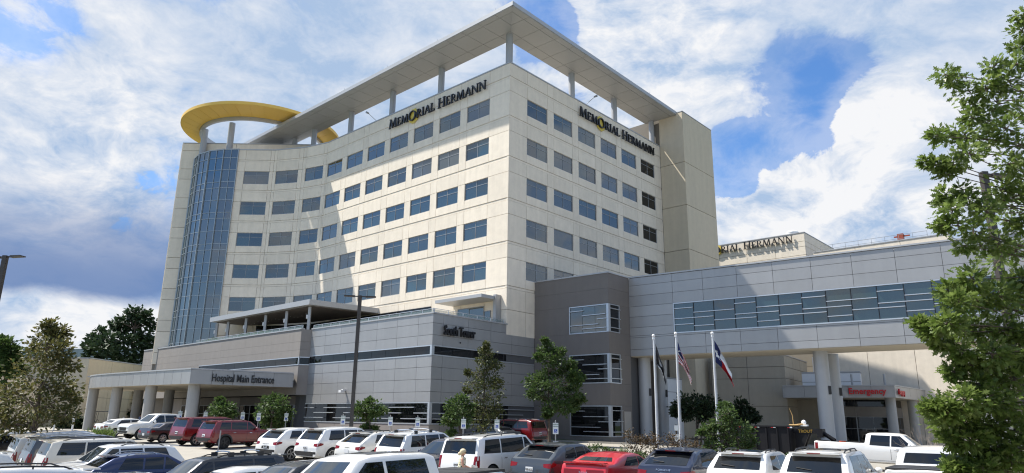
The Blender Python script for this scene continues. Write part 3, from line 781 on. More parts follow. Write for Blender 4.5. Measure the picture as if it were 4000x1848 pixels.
for k in range(22):
    t = k / 21; x = -22 - 12 * t; y = 74.5 + 10.5 * t; z = 10.75 + E0 - .25 * abs(sin(t * pi * 5)); sl.sphere((x, y, z), .03, 6)
sl.obj('string_lights', BULB, TC)
TAB = mat('terrace_furniture', (0.08, 0.08, 0.085), 0.6, var=0.0)

# planters with greenery along the terrace edge are added with the plants

# ================================================================== entrance canopy
ec = [(-20.75, 67.97), (-28.4, 63.1), (-33.8, 67.2), (-37.4, 70.1), (-40.8, 72.8), (-43.8, 75.4), (-46.2, 78.1), (-47.5, 80.6), (-47.2, 83.0), (-45.2, 86.0), (-42.0, 88.2), (-21.3, 69.3)]
ent = thing('entrance_canopy', (-33, 74, BASEZ), 'low grey drop-off canopy with rounded left end on round columns', 'canopy')
# smooth the rounded left end
def chaikin(P, keep, it=2):
    for _ in range(it):
        Q = []
        for i in range(len(P)):
            p, q = P[i], P[(i + 1) % len(P)]
            Q += [p] if p in keep else [(p[0] * .75 + q[0] * .25, p[1] * .75 + q[1] * .25)]
            if q not in keep: Q.append((p[0] * .25 + q[0] * .75, p[1] * .25 + q[1] * .75))
        P = Q
    return P
keep = [ec[0], ec[1], ec[-1], ec[-2]]
ep = chaikin(ec, keep)
epi = [(x * .997 - .12, y * .997 + .25) for x, y in ep]
MB().prism(epi, 2.8 + E0, 4.05 + E0).obj('core', JOINTM, ent)
MB().prism(epi, 2.74 + E0, 2.79 + E0).obj('soffit', SOFF, ent)
# fascia panels
fl_ = [p for p in ep]
i0 = fl_.index(ec[0]); i1 = fl_.index(ec[1])
run = []
for i in range(len(fl_) - 4): run.append(fl_[i])
run = [ec[0]] + [p for p in fl_ if p not in (ec[0], ec[-1], ec[-2])]
seg_acc = []
def walkpts(P, step):
    out = [Vector((*P[0], 0))]; need = step
    for i in range(len(P) - 1):
        a, b = Vector((*P[i], 0)), Vector((*P[i + 1], 0)); L = (b - a).length; pos = 0
        while L - pos >= need:
            pos += need; out.append(a + (b - a) * (pos / L)); need = step
        need -= (L - pos)
    return out
flat = walkpts([ec[0], ec[1]], (Vector((*ec[0], 0)) - Vector((*ec[1], 0))).length / 5.0 - 1e-4)
flat[-1] = Vector((*ec[1], 0))
curve = walkpts([p for p in run[1:]], 1.55)
for seq in (flat, curve):
    for a, b in zip(seq[:-1], seq[1:]):
        w = Wall(a, b, flip=(b.x < -46.9 and b.y > 82)); w.panel('fascia_panel', 0, w.len, 2.72 + E0, 4.0 + E0, SILV, ent, .05, 0, .03)
        cpz = MB(); w.bx(cpz, 0, w.len, 4.0 + E0, 4.12 + E0, -.3, .05); cpz.obj('coping', SILVC, ent)
# right end face
w = Wall(ec[0], ec[-1], flip=False)
w.panel('fascia_panel', 0.02, w.len, 2.72 + E0, 4.0 + E0, SILV, ent, .05, 0, .03)
for (x, y) in ((-28.55, 64.5), (-34.75, 69.15), (-41.0, 74.6), (-46.25, 79.4), (-42.7, 82.2), (-38.2, 80.2), (-33.0, 75.0)):
    MB().tube((x, y, gz(x, y) - .1), (x, y, 2.76 + E0), .52, n=24).obj('column', COLC, ent, smooth=40)
def wall_text(wall, uc, zb, body, size, m, label, xs=1.0, offset=0.0, extrude=.05, stand=.06, grp=None, name='building_sign', spacing=1.0):
    me = text_mesh(body, size, m, extrude, offset, xs, spacing=spacing)
    o = inst(name, me, wall.M(uc, zb, stand + extrude)); tag(o, label, 'sign', grp); return o
wef = Wall(ec[0], ec[1])
wall_text(wef, wef.len * .50, 3.02 + E0, 'Hospital Main Entrance', .98, LETTER, 'black bold lettering on the fascia of the drop-off canopy', xs=.60, offset=.008)
wall_text(pw_r, 2.85, 6.75 + E0, 'South Tower', 1.12, LETTER, 'black South Tower lettering on the grey podium corner', xs=.60, offset=.018, extrude=.09, stand=.12)
MB().sphere(pw_r.P(3.1, 6.25 + E0, .04), .07, 8).obj('wall_light', BLACK, podium)
cm = MB(); pw_l.bx(cm, 11.6, 11.75, 2.35 + E0, 2.5 + E0, 0, .35); pw_l.bx(cm, 11.5, 11.85, 2.2 + E0, 2.42 + E0, .25, .6); cm.obj('wall_light', WHITE, podium)

# ================================================================== charcoal link box and bridge
B0, BX, BR = (2.26, 66.4), (8.61, 61.09), (10.87, 63.57)
ZB = 12.89 + E0
box = thing('link_building', (7, 66, BASEZ), 'dark charcoal stair block with corner windows between podium and footbridge', 'building')
wb1 = Wall(B0, BX); wb2 = Wall(BX, BR)
if wb2.n.x < 0: wb2 = Wall(BX, BR, flip=True)
MB().prism([(B0[0] + .1, B0[1] + .25), (BX[0] + .02, BX[1] + .28), (BR[0] + 0.9, BR[1] + 1.2), (8.2, 72.6), (4, 70)], BASEZ - .4, ZB - .1).obj('core_wall', JOINTM, box)
ext = MB(); wx = Wall(BR, (14.2, 67.2)); 
if wx.n.x < 0: wx = Wall(BR, (14.2, 67.2), flip=True)
wx.panel('stucco_panel', 0, wx.len, BASEZ - .3, 5.6 + E0, DGREY, box, .15, -.3, 0)
def ring_face(wall, L, holes, ztop, zbot, m, parent, rows):
    """stucco panels round rectangular openings; holes = list of (u0,u1,z0,z1) from top to bottom with the same u"""
    u0, u1 = holes[0][0], holes[0][1]
    zed = [ztop]
    for h in holes: zed += [h[3], h[2]]
    zed.append(zbot)
    for k in range(0, len(zed), 2):
        za, zb_ = zed[k], zed[k + 1]; n = max(1, int(round((za - zb_) / rows)))
        for q in range(n): wall.panel('stucco_panel', 0, L, za + (zb_ - za) * (q + 1) / n, za + (zb_ - za) * q / n, m, parent, .2, 0, .012)
    for h in holes:
        if u0 > .05: wall.panel('stucco_panel', 0, u0, h[2], h[3], m, parent, .2, 0, .012)
        if u1 < L - .05: wall.panel('stucco_panel', u1, L, h[2], h[3], m, parent, .2, 0, .012)
LV = [(7.62, 10.12), (3.2, 5.74), (-1.28, 1.32)]
ring_face(wb1, wb1.len, [(4.05, wb1.len, a + E0, b + E0) for a, b in LV], ZB, BASEZ - .3, DGREY, box, 1.35)
ring_face(wb2, wb2.len, [(0.0, 1.72, a + E0, b + E0) for a, b in LV], ZB, BASEZ - .3, DGREY, box, 1.35)
for li, (a, b) in enumerate(LV):
    a += E0; b += E0
    fr = MB(); L = wb1.len
    wb1.bx(fr, 4.05, L - .02, b - .08, b, -.15, .03); wb1.bx(fr, 4.05, L - .02, a, a + .08, -.15, .03); wb1.bx(fr, 4.05, 4.13, a + .08, b - .08, -.15, .03); wb1.bx(fr, L - .2, L + .0, a + .0, b, -.15, .05)
    wb2.bx(fr, .05, 1.72, b - .08, b, -.15, .03); wb2.bx(fr, 0.05, 1.72, a, a + .08, -.15, .03); wb2.bx(fr, 1.64, 1.72, a + .08, b - .08, -.15, .03); wb2.bx(fr, 0.0, .22, a, b, -.15, .052)
    wo_ = fr.obj('corner_window', FRAME, box)
    g = GLASS if li == 0 else GLASSD
    for i in range(3): wb1.panel('pane', 4.1 + 1.36 * i, 4.1 + 1.36 * (i + 1), a + .06, b - .06, g, wo_, .03, -.06, .03)
    wb2.panel('pane', .2, 1.66, a + .06, b - .06, GLASSD, wo_, .03, -.06, 0)
    bars = MB(); H = b - a
    for (f, u0, u1) in ((.82, 4.1, 5.6), (.64, 5.5, 8.0), (.48, 7.1, 8.1), (.3, 4.1, 7.2), (.16, 5.5, 8.1)): wb1.bx(bars, u0, u1, a + H * f - .03, a + H * f + .03, -.06, .1)
    for f in (.84, .5, .16): wb2.bx(bars, .15, 1.8, a + H * f - .03, a + H * f + .03, -.06, .1)
    bars.obj('silver_bars', FRAME, wo_)
cpb = MB(); wb1.bx(cpb, 0, wb1.len + .05, ZB, ZB + .12, -.4, .06); wb2.bx(cpb, .05, wb2.len, ZB, ZB + .12, -.4, .06); cpb.obj('coping', SILVC, box)
dr = MB(); wb2.bx(dr, 2.05, 3.1, BASEZ - .25, .86 + E0, .0, .05); dr.obj('door', mat('door_beige', (0.38, 0.35, 0.31), .5, var=.02), box)

bd = Vector((0.806, -0.592, 0)).normalized(); BN = Vector((-bd.y, bd.x, 0))
BA = Vector((BR[0], BR[1], 0)); BLEN = 42.0; BB = BA + bd * BLEN
bridge = thing('footbridge', (22, 57, 5.68 + E0), 'long silver-panelled footbridge with ribbon window spanning right from the charcoal block', 'bridge')
wbr = Wall(BA, BB)
BDEP = 4.4
core = MB(); wbr.bx(core, 0.05, BLEN, 5.9 + E0, ZB - .15, -BDEP, -.15); core.obj('core_wall', JOINTM, bridge)
sf = MB(); wbr.bx(sf, 0, BLEN, 5.66 + E0, 5.88 + E0, -BDEP, -.1); sf.obj('soffit', SOFF, bridge)
cols = [0, 4.28] + [4.28 + 2.90 * k + (0 if k else 0) for k in range(1, 14)]
cols = [0.0, 4.28, 7.08] + [7.08 + 2.98 * k for k in range(1, 12)]
for zs_ in ([12.86, 12.14, 11.17, 10.2],):
    for k in range(3):
        for i in range(len(cols) - 1): wbr.panel('metal_panel', cols[i], cols[i + 1], zs_[k + 1] + E0, zs_[k] + E0, SILV, bridge, .06, 0, .026)
for zs_ in ([7.52, 7.36, 6.3, 5.7],):
    for k in range(3):
        for i in range(len(cols) - 1):
            wbr.panel('metal_panel', cols[i], cols[i + 1], zs_[k + 1] + E0, zs_[k] + E0, SILV, bridge, .06, 0, .026)
for za, zb_ in ((10.2, 9.24), (9.24, 8.27), (8.27, 7.52)): wbr.panel('metal_panel', 0, 4.28, zb_ + E0, za + E0, SILV, bridge, .06, 0, .026)
fr = MB(); wbr.bx(fr, 4.28, BLEN, 10.11 + E0, 10.2 + E0, -.1, .035); wbr.bx(fr, 4.28, BLEN, 7.52 + E0, 7.62 + E0, -.1, .06); wbr.bx(fr, 4.28, 4.36, 7.62 + E0, 10.11 + E0, -.1, .035)
rw = fr.obj('ribbon_window', FRAME, bridge)
npan = 20; pw = 1.795; bars = MB(); mull = MB()
HB = [(.86, .30), (.62,), (.72, .44, .16), (.48, .86), (.62, .16), (.76, .36), (.5, .14), (.86, .60), (.34, .68), (.48, .16)]
for i in range(npan):
    u0 = 4.34 + pw * i
    if u0 + pw > BLEN: break
    wbr.panel('pane', u0, u0 + pw, 7.62 + E0, 10.11 + E0, GLASSR, rw, .03, -.06, .03)
    wbr.bx(mull, u0 + pw - .03, u0 + pw + .03, 7.62 + E0, 10.11 + E0, -.08, -.02)
def bar(k0, n_, f):
    u0, u1 = 4.34 + pw * k0, 4.34 + pw * (k0 + n_)
    if u1 < BLEN: wbr.bx(bars, max(u0, 4.34) + .02, u1 - .02, 7.62 + 2.49 * f - .03 + E0, 7.62 + 2.49 * f + .03 + E0, -.06, .09)
# staggered bars, one or two panes long, stepping like brickwork
for k in range(0, npan, 3):
    bar(k, 1, .83); bar(k, 2, .47); bar(k + 1, 2, .65); bar(k + 1, 1, .18); bar(k + 2, 2, .33)
bar(0, 1, .26)
mull.obj('mullions', BLACK, rw); bars.obj('silver_bars', FRAME, rw)
cpb = MB(); wbr.bx(cpb, 0.05, BLEN, ZB, ZB + .12, -.5, .07); cpb.obj('coping', SILVC, bridge)
for (x, y) in ((24.75, 56.1), (26.75, 58.6), (12.25, 64.45), (14.2, 66.6)):
    c = MB().tube((x, y, gz(x, y) - .1), (x, y, 5.68 + E0), .55, n=24).obj('bridge_column', COLM, bridge, smooth=40)
    d = Vector((-x, -y, 0)).normalized(); s = Vector((-d.y, d.x, 0)); q = Vector((x, y, 0)) + (d * .35 + s * (.42)) * 1.0
    MB().box(-.1, .1, -.1, .1, -.32, .32, Matrix.Translation((q.x, q.y, 2.6 + E0))).obj('wall_light', BLACK, c)

# ================================================================== emergency department and the blocks behind
er = thing('emergency_department', (38, 84, gz(38, 84)), 'low tan emergency department block seen under the footbridge', 'building')
def block(poly, z0, z1, m, parent, name='wall', joints=(), gapm=JOINT):
    """precast block: dark core and panels on the faces turned to the camera"""
    cx = sum(p[0] for p in poly) / len(poly); cy = sum(p[1] for p in poly) / len(poly)
    ip = [(p[0] + (cx - p[0]) * .012, p[1] + (cy - p[1]) * .012) for p in poly]
    o = MB().prism(ip, z0, z1 - .05).obj(name, gapm, parent)
    n = len(poly); a = sum(poly[i][0] * poly[(i + 1) % n][1] - poly[(i + 1) % n][0] * poly[i][1] for i in range(n))
    zz = [z1] + [z for z in joints if z0 < z < z1] + [z0]
    cop = MB()
    for i in range(n):
        p, q = Vector((*poly[i], 0)), Vector((*poly[(i + 1) % n], 0)); t = (q - p).normalized(); nn = Vector((t.y, -t.x, 0)) * (1 if a > 0 else -1)
        if nn.dot(-(p + q) / 2) <= 0: continue
        w = Wall(p, q); k = max(1, int(round(w.len / 4.5)))
        for r in range(len(zz) - 1):
            for c in range(k): w.panel('precast_panel', w.len * c / k, w.len * (c + 1) / k, zz[r + 1], zz[r], m, o, .15, 0, .05)
        w.bx(cop, 0, w.len, z1, z1 + .12, -.4, .05)
    cop.obj('coping', SILVC, o)
    return o
G_ = gz(35, 80) - .3
DE = Vector((.88, -.475, 0)); DEn = Vector((.475, .88, 0))
def ep_(x, y, a, b): v = Vector((x, y, 0)) + DE * a + DEn * b; return (v.x, v.y)
j1 = [4.4 + E0 + k * -2.3 for k in range(-3, 4)]
PRE3 = mat('precast_brown', (0.42, 0.37, 0.29), .85, var=.05, vscale=1.5, rand=.03, bump=.2, bscale=30, streak=.05)
# wall facing the flags
block([ep_(31.1, 80.0, -8.2, 0), ep_(31.1, 80.0, 0, 0), ep_(31.1, 80.0, 1.2, 12), ep_(31.1, 80.0, -9, 12)], G_, 7.6 + E0, PRE3, er, joints=sorted([6.3 + E0, 5.0 + E0, 1.9 + E0, -.3 + E0], reverse=True))
block([(17.5, 88.5), (25.3, 84.6), (30, 94), (20, 98)], G_, 9.5 + E0, PRE3, er, joints=[7 + E0, 4.5 + E0, 2 + E0, 0 + E0][:4])
block([(16.8, 80.5), (21.5, 85.2), (23, 87.5), (16, 87.5)], G_, 4.9 + E0, WHITE, er, joints=[3.4 + E0, 1.6 + E0])
block([(38.0, 97.2), (49.6, 91.0), (54.8, 94.8), (56, 106), (42, 110)], G_, 11.5 + E0, PRE3, er, joints=[9.3 + E0, 7.6 + E0, 6.8 + E0, 4.6 + E0, 2.4 + E0])
block([(56.0, 101.5), (70, 92), (82, 108), (64, 118)], G_, 11.8 + E0, PRE, er, joints=[8.9 + E0, 8.4 + E0, 6.6 + E0, 5.0 + E0, 3.2 + E0])
block([ep_(33.2, 80.6, 0, 0), ep_(33.2, 80.6, 6.0, 0), ep_(33.2, 80.6, 6, 3), ep_(33.2, 80.6, 0, 3)], 3.0 + E0, 5.6 + E0, WHITE, er, joints=[4.6 + E0])
# glazed front of the emergency entrance
for wer in (Wall((33.2, 84.2), (42.2, 79.6)), Wall((42.2, 79.8), (56.5, 95.8))):
    nk = int(wer.len / 2.7)
    for k in range(nk):
        a, b = wer.len * k / nk, wer.len * (k + 1) / nk
        if k in (0, 4): wer.panel('precast_panel', a, b, G_, 3.0 + E0, PRE3, er, .2, 0, .03)
        else:
            window(wer, a, b, G_ + .1, .9 + E0, er, us=(.5,), zs=(.6,), glass=GLASSD, frame=FRAMED, w=0.0, name='storefront_window')
            wer.panel('precast_panel', a, b, .9 + E0, 2.0 + E0, TAUPE, er, .2, 0, .02); wer.panel('clerestory_pane', a, b, 2.0 + E0, 3.0 + E0, GLASSD, er, .05, -.05, .03)
erc = thing('emergency_canopy', (42, 80, gz(42, 80)), 'grey fascia canopy over the emergency entrance behind the bridge columns', 'canopy')
ea, eb, ecx = (29.8, 77.65), (39.5, 73.0), (57.85, 93.2)
MB().prism([(ea[0] + .2, ea[1] + .3), (eb[0], eb[1] + .25), (ecx[0] - .2, ecx[1] + .2), (46, 92), (33.5, 83.5)], 2.85 + E0, 3.95 + E0).obj('core', JOINTM, erc)
MB().prism([(ea[0] + .25, ea[1] + .35), (eb[0], eb[1] + .3), (ecx[0] - .25, ecx[1] + .2), (46, 92), (33.5, 83.4)], 2.78 + E0, 2.84 + E0).obj('soffit', SOFF, erc)
we1 = Wall(ea, eb); we2 = Wall(eb, ecx, flip=False)
if we2.n.x < 0: we2 = Wall(eb, ecx, flip=True)
for k in range(5): we1.panel('fascia_panel', we1.len * k / 5, we1.len * (k + 1) / 5, 2.75 + E0, 3.95 + E0, SILV, erc, .06, 0, .03)
for k in range(9): we2.panel('fascia_panel', we2.len * k / 9, we2.len * (k + 1) / 9, 2.75 + E0, 3.95 + E0, SILV, erc, .06, 0, .03)
cpe = MB(); we1.bx(cpe, 0, we1.len, 3.95 + E0, 4.05 + E0, -.3, .05); we2.bx(cpe, 0, we2.len, 3.95 + E0, 4.05 + E0, -.3, .05); cpe.obj('coping', SILVC, erc)
wl_ = Wall(ea, (31.3, 80.5), flip=False)
wl_.panel('fascia_panel', 0, wl_.len, 2.75 + E0, 3.95 + E0, SILV, erc, .06, 0, .03)
for (x, y) in ((39.6, 74.3), (45.5, 80.8), (51, 87), (34.5, 76.8)):
    MB().tube((x, y, gz(x, y) - .1), (x, y, 2.8 + E0), .5, n=20).obj('column', COLC, erc, smooth=40)
for u in (6.9, 10.0):
    MB().tube(we1.P(u, 3.9 + E0, -1.5), we1.P(u, 5.25 + E0, -1.5), .12, n=8).obj('vent_pipe', COLM, erc)
wall_text(we1, 8.2, 3.13 + E0, 'Emergency', .86, REDL, 'red Emergency lettering on the front of the emergency canopy', xs=.92, offset=.022, extrude=.08, stand=.08)
wall_text(we2, 1.95, 3.13 + E0, 'Emergency', .78, REDL, 'red Emergency lettering on the receding side of the emergency canopy', xs=.62, offset=.022, extrude=.08, stand=.08)
# roof ladder
ld = MB()
lp = Wall((38.0, 97.2), (49.6, 91.0))
lp.A = lp.A + lp.t * 3.2 + Vector((0, 0, .9))
for s in (.3, .8):
    for o in (0.06, .7): lp.bx(ld, s - .03, s + .03, 5.0 + E0, 7.9 + E0, o, o + .05)
for k in range(8): lp.bx(ld, .3, .8, 5.2 + k * .35 + E0, 5.24 + k * .35 + E0, .06, .1)
for z in (6.2, 7.0, 7.8): lp.bx(ld, .27, .31, z + E0, z + .04 + E0, .1, .7); lp.bx(ld, .8, .84, z + E0, z + .04 + E0, .1, .7)
tag(ld.obj('roof_ladder', FRAME), 'caged metal roof ladder on the tan wall above the emergency canopy', 'ladder')

back = thing('rear_tower', (44, 106, 1), 'distant beige hospital block with serif sign rising above the footbridge', 'building')
block([(33.0 - 6, 110.9 + 5.4), (44.1, 101.4), (53.2, 111.6), (40, 123)], 0, 28 + E0, PRE, back, joints=[26.7 + E0, 25.9 + E0, 24.6 + E0, 22.5 + E0, 20 + E0, 16 + E0])
wbk = Wall((33.0 - 6, 110.9 + 5.4), (44.1, 101.4))
serif_sign(wbk, wbk.len - 18.4, wbk.len - 1.6, 26.75 + E0, 1.0, 'dark serif letters on the distant block above the footbridge')
window(wbk, wbk.len - 8.3, wbk.len - 5.2, 22.8 + E0, 23.9 + E0, back, us=(.5,), zs=(), w=.03)
MB().lathe([(.01, 0), (.9, 0), (.95, .5), (.7, .75), (.01, .8)], 14, Matrix.Translation((43.2, 103.5, 28.0 + E0))).obj('roof_vent', WHITE, back, smooth=40)
wing = thing('rear_wing', (50, 84, 1), 'long beige rear wing whose roof edge shows above the footbridge', 'building')
block([(40.0, 89.8), (51.6, 79.4), (54.5, 82.6), (75, 104), (58, 112)], 0, 22 + E0, PRE, wing, joints=[20.9 + E0, 18 + E0, 14 + E0, 10 + E0])
ww = Wall((40.0, 89.8), (51.6, 79.4)); rl = MB()
for z in (22.6, 23.1): ww.bx(rl, .5, 13.2, z + E0, z + .04 + E0, -1.5, -1.46)
for k in range(9): ww.bx(rl, .5 + k * 1.58, .54 + k * 1.58, 22 + E0, 23.1 + E0, -1.5, -1.46)
rl.obj('roof_railing', FRAMED, wing)
RUST = mat('rust_red', (0.30, 0.06, 0.03), .7, var=.1)
hz = MB(); ww.bx(hz, 9.8, 10.5, 22.05 + E0, 23.3 + E0, -2.2, -1.7); ww.bx(hz, 9.4, 11.2, 22.9 + E0, 23.05 + E0, -2.0, -1.8); hz.obj('roof_hoist', RUST, wing)

# left background buildings
lb = thing('clinic_building', (-62, 98, .8), 'plain tan precast building behind the orange-leaved tree on the left', 'building')
block([(-76, 96), (-56.6, 95.0), (-55.5, 110), (-76, 112)], .3, 7.25 + E0, PRE2, lb, joints=[3.9 + E0, 2.2 + E0, .4 + E0])
lb2 = thing('shop_building', (-74, 84, .8), 'low pale building with red roof stripe at the far left', 'building')
block([(-90, 88), (-61.5, 84), (-61, 93), (-90, 96)], .3, 4.3 + E0, PRE, lb2, joints=[2.8 + E0])
mb = MB(); Wall((-90, 88), (-61.5, 84)).bx(mb, 0, 28.6, 4.3 + E0, 4.65 + E0, -.3, .2); mb.obj('red_fascia', mat('red_trim', (0.38, 0.05, 0.05), .5), lb2)
far = thing('far_office', (-78, 150, .8), 'distant flat-roofed office block behind the pines at left', 'building')
block([(-104, 150), (-70, 146), (-66, 160), (-104, 165)], .3, 13.2 + E0, mat('far_panel', (0.36, 0.39, 0.42), .6, var=.03), far, joints=[11 + E0, 8 + E0, 5 + E0])
# ================================================================== vehicles
CGL = glass_mat('car_glass', (0.006, 0.007, 0.008), 1.62, 0.02)
CGLW = glass_mat('windshield_glass', (0.016, 0.022, 0.026), 1.75, 0.02)
TYRE = mat('tyre', (0.014, 0.014, 0.014), .85, var=.1)
RIM = mat('rim_silver', (0.45, 0.46, 0.47), .3, .8, var=0)
RIMD = mat('rim_dark', (0.05, 0.05, 0.052), .35, .6, var=0)
CLAD = mat('black_cladding', (0.018, 0.018, 0.019), .6, var=.05)
CHR = mat('chrome', (0.62, 0.63, 0.64), .12, 1.0, var=0)
TAIL = mat('tail_red', (0.17, 0.004, 0.006), .2, var=0)
HEADL = mat('headlight', (0.55, 0.57, 0.58), .08, .3, var=0, coat=1.0)
AMB = mat('amber_lens', (0.6, 0.16, 0.02), .2, var=0)
PLATE = mat('plate_white', (0.62, 0.64, 0.66), .5, var=0)
SEAM = mat('seam_black', (0.01, 0.01, 0.01), .7, var=0)
TONN = mat('tonneau', (0.022, 0.023, 0.025), .6, var=.1)
def paint(n, c, metal=0.0, rough=.32):
    return mat('paint_' + n, c, rough, metal, var=.02, vscale=.8, coat=1.0)
PW = paint('white', (0.74, 0.74, 0.725)); PWP = paint('pearl', (0.68, 0.675, 0.64)); PRD = paint('red', (0.155, 0.004, 0.007)); PRB = paint('bright_red', (0.43, 0.006, 0.011))
PGR = paint('graphite', (0.06, 0.068, 0.076), .5); PBK = paint('black', (0.009, 0.009, 0.011)); PNV = paint('navy', (0.012, 0.017, 0.04), .3); PBL = paint('blue', (0.010, 0.022, 0.085), .4)
PSV = paint('grey_silver', (0.20, 0.21, 0.22), .7); PBR = paint('brown', (0.045, 0.036, 0.036), .5); PCR = paint('cream', (0.62, 0.58, 0.50))

def lerp_list(P, x):
    """piecewise linear in x; P sorted by descending x"""
    xs = [p[0] for p in P][::-1]; zs = [p[1] for p in P][::-1]
    return float(np.interp(x, xs, zs))

CT = {}
def suv(L, W, H, belt=1.05, hood=1.05, cowl=.9, wsrun=.75, roofx=.35, rake=.3, r=.37, oh=.92, roh=.98, tum=.2, box=.0, kind='suv', zb=.26):
    """top line from nose to tail"""
    F = L / 2
    a = F - cowl - .35
    top = [(F, hood - .28), (F - .06, hood - .14), (F - .25, hood - .05), (F - cowl - .35, hood + .06), (a - wsrun, H - .07), (a - wsrun - .3, H - .01), (a - wsrun - 1.2, H), (-F + rake + roofx, H - .03 - .02 * (1 - box)),
           (-F + rake + .05, H - .10), (-F + .12, belt + .05), (-F + .05, belt - .15), (-F, .80)]
    b = [(F, hood - .12), (a, belt - .02), (0, belt), (-F, belt + .06)]
    ya = a - .05; ytop = a - wsrun + .12
    xr = -F + rake + .18
    return dict(L=L, W=W, H=H, top=top, belt=b, axf=F - oh, axr=-F + roh, r=r, tum=tum, kind=kind, zb=zb, a=a, ws=wsrun, rake=rake, hood=hood, bz=belt)
CT['mid'] = suv(4.75, 1.90, 1.67, belt=1.06, rake=.62, tum=.25, wsrun=.82)
CT['slope'] = suv(4.88, 1.94, 1.66, belt=1.07, hood=1.03, rake=.85, tum=.28, r=.39, wsrun=.85)
CT['cross'] = suv(5.12, 1.98, 1.77, belt=1.08, rake=.5, tum=.22, r=.38)
CT['full'] = suv(5.65, 2.04, 1.91, belt=1.18, hood=1.16, rake=.26, wsrun=.7, tum=.15, r=.41, box=1, cowl=1.1, zb=.32)
CT['runner'] = suv(4.85, 1.93, 1.80, belt=1.15, hood=1.14, rake=.30, tum=.17, r=.40, box=1, zb=.36)
CT['flex'] = suv(4.9, 1.90, 1.70, belt=1.06, hood=1.06, rake=.2, tum=.14, r=.37, box=1)
CT['van'] = suv(5.15, 2.0, 1.74, belt=1.02, hood=1.0, rake=.42, wsrun=1.0, cowl=.6, tum=.2, r=.35)
def sedan(L, W, H, coupe=False):
    F = L / 2; a = F - 1.45 if coupe else F - 1.15
    bz = .93 if coupe else .90; hood = .95 if coupe else .90
    top = [(F, hood - .26), (F - .07, hood - .13), (F - .3, hood - .06), (a, hood + .06), (a - .85, H - .06), (a - 1.25, H), (a - 1.9, H - .02), (-F + 1.15, H - .13 if coupe else H - .10), (-F + .62, bz + .16), (-F + .12, bz + .14), (-F + .03, bz - .02), (-F, .66)]
    b = [(F, hood - .12), (a, bz - .02), (0, bz), (-F, bz + .06)]
    return dict(L=L, W=W, H=H, top=top, belt=b, axf=F - .92, axr=-F + (1.05 if coupe else 1.0), r=.36 if coupe else .33, tum=.32, kind='coupe' if coupe else 'sedan', zb=.2, a=a, ws=.85, rake=.6, hood=hood, bz=bz)
CT['sedan'] = sedan(4.9, 1.84, 1.46); CT['coupe'] = sedan(5.02, 1.95, 1.42, True)
def pickup(L, W, H, cab_end, hood=1.2, belt=1.22, bed=1.42, r=.41, zb=.38):
    F = L / 2; a = F - 1.5
    top = [(F, hood - .26), (F - .06, hood - .10), (F - .25, hood - .03), (a, hood + .08), (a - .72, H - .07), (a - 1.0, H - .01), (a - 1.6, H), (cab_end + .22, H - .03), (cab_end + .10, H - .09), (cab_end + .02, bed + .05), (cab_end - .02, bed), (-F + .03, bed), (-F, bed - .03)]
    b = [(F, hood - .10), (a, belt - .02), (0, belt), (cab_end, belt + .03), (cab_end - .1, bed - .06), (-F, bed - .06)]
    return dict(L=L, W=W, H=H, top=top, belt=b, axf=F - .97, axr=-F + 1.2, r=r, tum=.17, kind='pickup', zb=zb, a=a, ws=.72, rake=.2, hood=hood, bz=belt, cab=cab_end, bed=bed)
CT['pickup'] = pickup(5.9, 2.03, 1.95, -1.13); CT['dually'] = pickup(6.75, 2.03, 2.03, -.75, hood=1.28, belt=1.3, bed=1.45, r=.41, zb=.42)

def rim_mesh(r, dark=False, spokes=6):
    mb = MB(); m = RIMD if dark else RIM
    Mx = Matrix.Rotation(-pi / 2, 4, 'X')      # axis z -> +y
    mb.use(m); mb.lathe([(r * .90, -.01), (r, 0.0), (r, .03), (r * .93, .035), (r * .90, .0)], 28, Mx)
    for k in range(spokes):
        a = 2 * pi * k / spokes
        for da in (-.13, .13):
            M = Mx @ Matrix.Rotation(a + da, 4, 'Z'); mb.box(r * .1, r * .95, -r * .055, r * .055, .0, .022, M)
    mb.lathe([(.001, .03), (r * .2, .028), (r * .22, .0)], 14, Mx)
    mb.use(CLAD); mb.lathe([(.001, -.035), (r * .92, -.03)], 24, Mx)
    return mb.mesh('rim', smooth=40)

